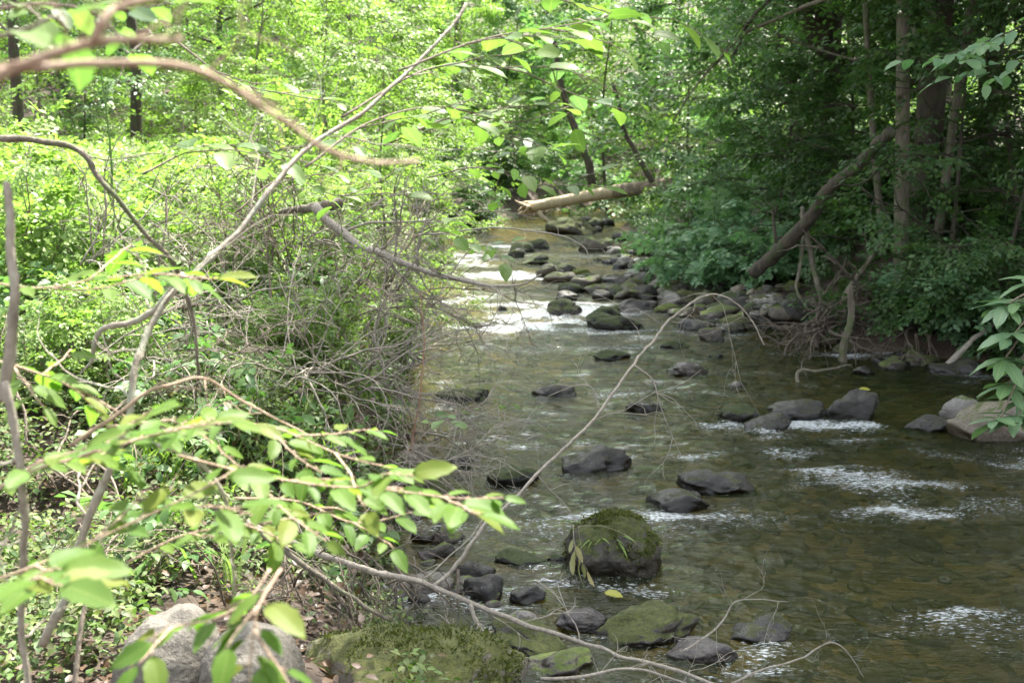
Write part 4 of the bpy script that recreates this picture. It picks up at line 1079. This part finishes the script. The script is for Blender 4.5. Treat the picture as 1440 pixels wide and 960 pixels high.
brush('dry twiggy shrub spreading from the left bank over the white rapid', 520, 9.2, .25, 1.3, 9, 41, BARK_TWIG)
brush('dry grey shrub tangled in the middle of the left bank', 440, 8.2, .35, 1.2, 10, 42, BARK_DRY, .3, .6)
brush('dry shrub with fine twigs beside the bleached stub', 395, 9.4, .5, 1.2, 10, 43, BARK_DRY, .2, .7)
brush('bare twigs hanging from the bank over the green pool', 560, 7.2, .25, 1.0, 9, 44, BARK_TWIG, .9, .1, .007)
brush('dry shrub at the upper left water edge', 545, 12.5, .4, 1.6, 10, 45, BARK_DRY, .6, .5, .011)
brush('dry stems standing among leaves under the lichened branch', 300, 6.3, .2, .9, 8, 46, BARK_DRY, .2, .6, .006)
brush('brown dry twigs lying on the left bank below the fallen grey log', 430, 5.6, .15, .8, 9, 47, BARK_DRY, .5, .0, .006)
brush('fine dry twigs at the left edge under the near leaves', 60, 4.0, .15, .7, 8, 48, BARK_DRY, .2, .25, .005)
brush('tangle of hanging roots under the edge of the left bank', 545, 5.3, .22, .7, 14, 49, ROOT_MAT, .5, -.5, .007, -.12, name='root_tangle', cat='roots')
brush('second tangle of roots hanging over the dark hollow beside the fallen twig', 440, 4.7, .3, .6, 12, 50, ROOT_MAT, .4, -.4, .007, -.12, name='root_tangle', cat='roots')
brush('dry twigs spread over the soil behind the pale grey boulder', 330, 4.4, .08, .6, 8, 51, BARK_DRY, .4, .05, .005)

for i, (px, Yd, z, L_, n, dx, up, lab) in enumerate([
  (420, 6.6, .35, .9, 9, .5, .35, 'pale grey dead twigs in front of the old grey log'),
  (330, 7.6, .5, 1.1, 9, .4, .5, 'pale dead twigs over the leaves behind the old grey log'),
  (540, 8.0, .3, 1.1, 10, .7, .25, 'pale dead twigs at the water edge below the bleached branch'),
  (400, 10.5, .7, 1.5, 9, .3, .7, 'tall pale dead stems behind the bleached stub'),
  (510, 7.6, .4, 1.0, 10, .5, .6, 'upright pale twigs at the lip of the bank'),
  (200, 6.4, .35, .9, 8, .6, .4, 'pale dead twigs under the fork of the lichened branch'),
  (460, 9.6, .8, 1.4, 9, .6, .4, 'pale twigs reaching right from the bleached stub'),
  (570, 10.5, .3, 1.3, 9, .8, .3, 'pale twigs leaning over the head of the green pool'),
  (250, 7.4, .5, 1.0, 8, .4, .4, 'fine dry twigs crossing behind the fork of the lichened branch'),
  (470, 7.0, .3, .9, 9, .6, .3, 'pale twigs in a tangle below the long bleached branch'),
  (350, 8.8, .6, 1.2, 9, .1, .8, 'upright dry stems in the middle of the clearing edge'),
  (150, 8.0, .6, 1.0, 8, .3, .6, 'fine dry twigs among weeds at the left of the clearing'),
  (500, 10.8, .5, 1.5, 10, .5, .6, 'tall dry shrub with fine twigs behind the bleached branch'),
  (590, 8.4, .1, .8, 8, 1., .05, 'low bare twigs trailing in the water below the rapid'),
  (90, 5.4, .25, .7, 8, .6, .2, 'dry twigs on the dark soil at the left edge'),
  (500, 6.2, .2, .8, 9, .7, .0, 'dry twigs drooping over the leafy edge of the bank'),
  (560, 15.5, .5, 1.6, 9, .5, .6, 'bare shrub at the upper water edge before the drooping bright shrub'),
  (620, 4.7, .1, .5, 8, .4, .1, 'small dry twigs among the stones under the long fallen twig')]):
    brush(lab, px, Yd, z, L_, n, 900 + i, BARK_TWIG if i % 2 or i < 8 else BARK_DRY, dx, up, .0075)
# fallen log across the upper stream
P = pts([(745, 292, 32.0), (790, 283, 31.8), (850, 272, 31.5), (920, 262, 31.2), (990, 254, 31.0), (1040, 250, 31.0)])
root = empty('fallen_log', P[0]); tag(root, 'pale barkless fallen log lying across the upper stream', 'log')
tb = Tubes(); S = spline(P, 40); tb.add(S - P[0], np.linspace(.15, .19, 40), 14, .04)
link('trunk', tb.mesh('trunk', WOOD_BARE), root)
tb = Tubes(); tb.add(S[17:] - P[0], np.linspace(.19, .21, 23), 14, .06)
link('bark', tb.mesh('bark', WOOD_BROWN), root)
tb = Tubes(); rg = np.random.default_rng(3)
for k in range(9):
    d = np.array([-.8, rg.normal(0, .3), rg.normal(-.1, .5)])
    tb.add(wander(rg.normal(0, .08, 3), d, rg.uniform(.25, .6), 4, .15, 0, rg), [.07, .06, .045, .03, .008], 6, .2)
tb.add(wander(np.array([.25, -.15, -.1]), [.5, -.5, -.8], .7, 5, .15, 0, rg), [.07, .06, .05, .04, .03, .02], 6, .1)
link('splintered_end', tb.mesh('splintered_end', WOOD_BARE), root)
# right bank dead wood
branch('dead_tree', 'dark dead trunk leaning up to the right over the stone bar', 'dead tree', [(1070, 394, 13.6), (1105, 355, 13.3), (1140, 315, 13.0), (1180, 262, 12.6), (1215, 225, 12.3), (1245, 180, 12.0)], .085, .06, BARK_DARK, twigs=4, tl=.8, seed=61, sides=12)
branch('dead_branch', 'thin grey branch hanging from the leaning dead trunk to the roots', 'branch', [(1128, 300, 13.6), (1135, 345, 13.4), (1145, 395, 13.2), (1158, 430, 13.0)], .035, .03, BARK_GREY, seed=62)
branch('dead_branch', 'thinner crooked branch left of the grey hanging branch', 'branch', [(1130, 290, 13.5), (1128, 360, 13.3), (1122, 405, 13.1), (1138, 440, 13.0)], .022, .018, BARK_GREY, seed=63)
branch('dead_branch', 'pale thin branch crossing behind the leaning dead trunk', 'branch', [(1155, 268, 14.6), (1190, 252, 14.6), (1215, 232, 14.6), (1240, 210, 14.6)], .02, .01, BARK_TWIG, seed=64, twigs=3, tl=.4)
branch('broken_stake', 'pale broken stake standing in the water by the root tangle', 'stake', [(1186, 512, 11.4), (1192, 470, 11.4), (1198, 440, 11.4), (1196, 400, 11.4)], .042, .03, BARK_GREY, seed=65, sides=10)
branch('dead_branch', 'grey bent branch leaning on the bank right of the pale stake', 'branch', [(1180, 440, 12.4), (1195, 400, 12.4), (1215, 372, 12.5), (1240, 340, 12.6)], .04, .02, BARK_GREY, seed=66, twigs=3, tl=.5)
branch('fallen_branch', 'pale stick leaning at the shaded right water edge', 'branch', [(1328, 512, 10.8), (1355, 490, 10.9), (1380, 472, 11.0), (1400, 455, 11.1)], .03, .02, BARK_TWIG, seed=67)
branch('driftwood', 'bent stick floating in the shaded pool', 'stick', [(1126, 540, 10.3), (1124, 522, 10.5), (1150, 522, 10.5), (1175, 516, 10.6), (1198, 512, 10.8)], .018, .008, BARK_GREY, seed=68, twigs=4, tl=.3)
branch('leaning_tree', 'thick dark leaning tree showing behind the upper leaves of the right bank', 'tree', [(1205, 95, 17.0), (1170, 40, 17.0), (1140, -10, 17.0)], .2, .2, BARK_DARK, seed=69, sides=12)
branch('leaning_tree', 'thin black leaning tree over the far end of the log', 'tree', [(838, 262, 30.0), (828, 220, 30.0), (808, 170, 30.0), (788, 118, 30.0), (775, 60, 30.0)], .12, .06, BARK_DARK, seed=70)
branch('leaning_tree', 'brown slim leaning tree above the middle of the log', 'tree', [(915, 252, 28.0), (895, 215, 28.0), (872, 170, 28.0), (862, 120, 28.0)], .07, .05, BARK_DARK, seed=71)
branch('dead_branch', 'dark bare branch hanging in from the top over the saplings', 'branch', [(1090, -10, 14.0), (1050, 40, 14.0), (1035, 70, 14.0), (1020, 90, 14.0)], .03, .012, BARK_DARK, seed=72, twigs=4, tl=.8)
# root tangle at the stone bar's end
rt = brush('tangle of grey roots and flood debris at the right water edge', 1150, 12.3, .3, .9, 22, 73, ROOT_MAT, .1, -.15, .02, -.06, name='root_tangle', cat='roots', spread=.9)
brush('thicker roots hanging down below the slender pale tree', 1215, 12.4, .4, .9, 10, 74, ROOT_MAT, -.2, -.5, .028, -.08, name='root_tangle', cat='roots', spread=.7, lev=1)
brush('brown hanging roots under the bank left of the pale stick', 1290, 11.6, .35, .7, 10, 75, ROOT_MAT, -.2, -.6, .012, -.08, name='root_tangle', cat='roots', spread=.7)

# near leaves, lower left
nl = [
 ('leafy twig crossing the lower left with the tip of bright leaves over the water', [(250, 640, 1.75), (350, 665, 1.75), (450, 682, 1.75), (540, 688, 1.75), (640, 700, 1.75), (705, 700, 1.75)], .072, 18, 4, .16),
 ('leafy twig above it with leaves pointing at the tan bank rock', [(150, 600, 1.8), (260, 590, 1.85), (380, 600, 1.9), (480, 640, 1.9), (560, 660, 1.9)], .066, 18, 4, .2),
 ('leafy twig fanning across the left edge below the arching pinkish twig', [(-30, 700, 1.6), (50, 660, 1.6), (120, 640, 1.62), (220, 610, 1.65), (300, 590, 1.7)], .07, 16, 4, .18),
 ('yellowish leafy twig rising from the left edge with a big hanging leaf', [(-20, 820, 1.5), (50, 795, 1.5), (120, 765, 1.5), (200, 728, 1.52), (280, 690, 1.55), (330, 660, 1.6)], .08, 11, 2, .14),
 ('leafy twig drooping in front of the pale grey boulder', [(380, 800, 1.45), (350, 842, 1.42), (300, 870, 1.4), (225, 890, 1.38), (165, 965, 1.36)], .066, 7, 1, .1),
 ('bright leaf cluster at the lower edge beside the big moss covered boulder', [(395, 800, 1.35), (365, 850, 1.3), (355, 900, 1.28), (350, 960, 1.27)], .085, 6, 1, .08),
 ('leafy twig over the dark hollow in the middle of the lower left', [(180, 790, 1.9), (250, 755, 1.9), (310, 742, 1.9), (370, 735, 1.9), (470, 718, 1.9)], .062, 9, 2, .14),
 ('shaded leaves along the left edge, under the upright whitish stem', [(-30, 500, 1.9), (40, 520, 1.9), (100, 545, 1.95), (150, 590, 2.0)], .07, 9, 2, .18),
 ('leafy twig across the left edge under the dark crooked branch', [(-30, 395, 1.9), (60, 405, 1.9), (140, 392, 1.95), (230, 385, 2.0), (280, 395, 2.05)], .085, 10, 2, .2),
 ('tattered pale leaf spray at the far left lower corner', [(-30, 850, 1.3), (20, 830, 1.3), (60, 805, 1.3), (75, 800, 1.3)], .085, 5, 0, .1),
 ('leafy twig just behind the bright tip, over the dark roots', [(330, 700, 2.1), (420, 705, 2.1), (500, 735, 2.1), (580, 720, 2.1)], .064, 9, 2, .14),
]
for i, (lab, lst, lf, n, sd_, sl_) in enumerate(nl):
    leafy('leafy_branch', lab, lst, .003, lf * .9, 800 + i, LEAF_NEAR, BARK_PINK, int(n * 1.35), sd_ + 1, sl_, wid=.86)
# overhanging twigs, upper middle
ol = [
 ('overhanging leafy twig reaching right from the lichened branch', [(430, 235, 2.5), (520, 172, 2.7), (620, 150, 2.9), (720, 172, 3.1), (800, 150, 3.3)], .085, 14, 4, .3),
 ('overhanging leafy twig along the top edge', [(560, 100, 2.6), (680, 55, 2.8), (800, 35, 3.0), (890, 15, 3.2)], .09, 13, 4, .3),
 ('overhanging leafy twig with drooping tip over the far log', [(480, 165, 2.7), (600, 98, 3.0), (700, 95, 3.2), (800, 100, 3.4), (905, 150, 3.6)], .085, 14, 4, .35),
 ('dark leafy twig hanging over the stream bend', [(540, 205, 3.0), (640, 165, 3.2), (700, 190, 3.3), (790, 215, 3.5)], .09, 12, 4, .3),
 ('leafy twig over the clearing left of the lichened branch', [(200, 245, 2.6), (290, 205, 2.7), (380, 215, 2.8), (470, 240, 2.9)], .08, 12, 3, .25),
 ('two big soft leaves in the top left corner', [(-30, 60, 1.2), (40, 40, 1.2), (75, 25, 1.22), (95, 45, 1.25)], .075, 4, 0, .1),
 ('leafy twig along the top left edge', [(-20, 15, 1.8), (60, 5, 1.8), (150, 15, 1.85), (240, 5, 1.9)], .07, 9, 2, .15),
 ('leafy twig in the upper middle left of the stream', [(330, 300, 3.4), (400, 250, 3.5), (480, 275, 3.6), (560, 240, 3.8)], .085, 11, 3, .3),
 ('bright leafy twig at the top middle edge', [(620, -20, 3.2), (760, -5, 3.4), (860, 20, 3.6), (930, 60, 3.8)], .1, 12, 3, .35),
 ('blue-green leaves before the wood edge in the top left', [(250, 60, 3.0), (320, 110, 3.0), (390, 130, 3.1), (450, 125, 3.2)], .08, 10, 3, .3),
 ('thin leafy twig over the upper pool beside the looping pale twig', [(560, 340, 6.0), (620, 325, 6.0), (670, 345, 6.0), (720, 340, 6.0)], .12, 12, 3, .4),
 ('few bright leaves reaching over the pool from the left bank', [(560, 600, 5.8), (620, 585, 5.8), (680, 572, 5.8), (718, 555, 5.8)], .10, 9, 2, .25),
 ('leafy twig before the saplings on the right of the lichened branch', [(600, 250, 4.5), (680, 235, 4.6), (760, 260, 4.8), (850, 240, 5.0)], .10, 11, 3, .4),
]
for i, (lab, lst, lf, n, sd_, sl_) in enumerate(ol):
    leafy('leafy_branch', lab, lst, .004, lf, 840 + i, LEAF_OVER, BARK_DRY, n, sd_, sl_)
leafy('leafy_branch', 'pale green leafy branch reaching in from the right edge at the top', [(1490, 5, 7.0), (1420, 45, 7.0), (1360, 68, 7.0), (1300, 88, 7.0)], .008, .13, 870, LEAF_BLUE, BARK_DARK, 18, 5, .45)
leafy('leafy_branch', 'lower thin leafy branch reaching in from the right edge near the top', [(1500, 60, 7.2), (1440, 80, 7.2), (1385, 95, 7.2), (1362, 102, 7.2)], .006, .12, 871, LEAF_BLUE, BARK_DARK, 12, 3, .35)

# glossy leaved branch, right edge: whorls of long leaves
rg = np.random.default_rng(9)
base = dep(1500, 430, 4.4); root = empty('rhododendron', base); tag(root, 'glossy leaved branch with whorls of long leathery leaves hanging in at the right edge', 'rhododendron')
tb = Tubes(); L = Leaves()
for (px, py, Yd) in [(1432, 425, 4.4), (1425, 470, 4.3), (1452, 395, 4.5), (1418, 540, 4.3), (1440, 505, 4.4), (1404, 592, 4.2), (1446, 560, 4.3), (1470, 450, 4.3), (1412, 430, 4.4), (1432, 585, 4.2), (1412, 505, 4.3)]:
    q = dep(px, py, Yd)
    W = spline([base, (base + q) / 2 + [0, 0, .06], q]); tb.add(W - base, np.linspace(.006, .0035, len(W)), 6)
    ax = unit(W[-1] - W[-3]) + np.array([-.2, -.3, .5])
    for k in range(9):
        a = k * 2.4; d = np.array([math.cos(a), math.sin(a) * .8, rg.uniform(-.45, .25)])
        L.add(q - base + rg.normal(0, .006, 3), unit(d), np.array([rg.normal(0, .2), rg.normal(0, .2), 1]) + d * .3, .145 * rg.uniform(.8, 1.15))
link('stem', tb.mesh('stem', BARK_DRY), root)
link('leaves', L.mesh('leaves', LEAF_RHODO, T_LONG, 1.15, True), root)

# grass on the dome, withered twig, yellow leaves
rg = np.random.default_rng(12)
dp = np.array(DOME.location); top = dep(848, 745, dp[1] - .02)
L = Leaves(); N0 = 46
a = rg.uniform(0, 2 * PI, N0)
L.add(top + np.stack([rg.normal(0, .035, N0), rg.normal(0, .035, N0), np.full(N0, -.03)], -1), np.stack([np.cos(a) * .7 - .2, np.sin(a) * .7 - .3, rg.uniform(.15, .9, N0)], -1), np.stack([rg.normal(0, .2, N0), rg.normal(0, .2, N0), np.ones(N0)], -1), rg.uniform(.09, .19, N0))
tag(link('grass_tuft', L.mesh('grass_tuft', LEAF_SUN, _hi(.045, .7, .4), 1, True)), 'tuft of bright grass growing on top of the mossy dome boulder', 'grass tuft')
leafy('withered_twig', 'withered twig with pale hanging leaves caught on the left side of the mossy dome boulder', [(806, 738, 5.45), (808, 765, 5.42), (815, 785, 5.4), (826, 800, 5.38)], .004, .11, 880, LEAF_DEAD, BARK_TWIG, 8, 0, .1, T_LONG, 'twig', droop=-1.6, tilt=.8)
def one_leaf(px, py, z, s, m, label):
    p = onz(px, py, z); L = Leaves(); L.add(p * 0, np.array([[.8, -.5, .1]]), np.array([[.1, -.35, 1]]), s)
    tag(link('leaf', L.mesh('leaf', m, T_HI, 1, True), None, p), label, 'leaf')
one_leaf(1208, 546, .3, .09, LEAF_YELLOW, 'yellow leaf lying on the tall dark block rock')
one_leaf(850, 832, .03, .10, LEAF_YELLOW, 'yellowed leaf floating below the mossy dome boulder')
one_leaf(402, 765, .4, .05, LEAF_YELLOW, 'small yellowed leaf hanging by the bank roots')
# ------------------------------------------------------------------ light, sky, camera
EL, AZ = math.radians(62), math.radians(30)      # azimuth clockwise from +Y
sd = Vector((math.sin(AZ) * math.cos(EL), math.cos(AZ) * math.cos(EL), math.sin(EL)))
sl = bpy.data.lights.new('sun', 'SUN'); sl.energy = 4.8; sl.angle = math.radians(.6); sl.color = (1, .95, .85)
so = bpy.data.objects.new('sun', sl); COL.objects.link(so)
so.rotation_euler = sd.to_track_quat('Z', 'Y').to_euler()
w = bpy.data.worlds.new('World'); SC.world = w; w.use_nodes = True
nt = w.node_tree; bg = nt.nodes['Background']
sk = nt.nodes.new('ShaderNodeTexSky'); sk.sky_type = 'NISHITA'; sk.sun_disc = False
sk.sun_elevation = EL; sk.sun_rotation = AZ; sk.dust_density = 3.0; sk.ozone_density = .6
hs = nt.nodes.new('ShaderNodeHueSaturation'); hs.inputs['Saturation'].default_value = .32; nt.links.new(sk.outputs[0], hs.inputs['Color'])   # sky desaturated to take off the blue cast
nt.links.new(hs.outputs[0], bg.inputs[0]); bg.inputs[1].default_value = .15

cd = bpy.data.cameras.new('camera'); co = bpy.data.objects.new('camera', cd); COL.objects.link(co)
cd.lens = 40; cd.sensor_width = 36; cd.clip_end = 1000; cd.clip_start = .05
co.location = CAM; co.rotation_euler = (PI / 2 - PITCH, 0, 0)
cd.dof.use_dof = True; cd.dof.focus_distance = 4.9; cd.dof.aperture_fstop = 5.0
SC.camera = co
SC.view_settings.view_transform = 'Standard'; SC.view_settings.look = 'None'
SC.view_settings.exposure = 2.4; SC.view_settings.gamma = 1
c = SC.cycles
c.max_bounces = 8; c.diffuse_bounces = 4; c.glossy_bounces = 3; c.transmission_bounces = 5; c.transparent_max_bounces = 8
c.caustics_reflective = False; c.caustics_refractive = False; c.sample_clamp_indirect = 5
c.use_denoising = True
try: c.denoiser = 'OPENIMAGEDENOISE'
except Exception: pass
c.use_adaptive_sampling = True; c.adaptive_threshold = .02
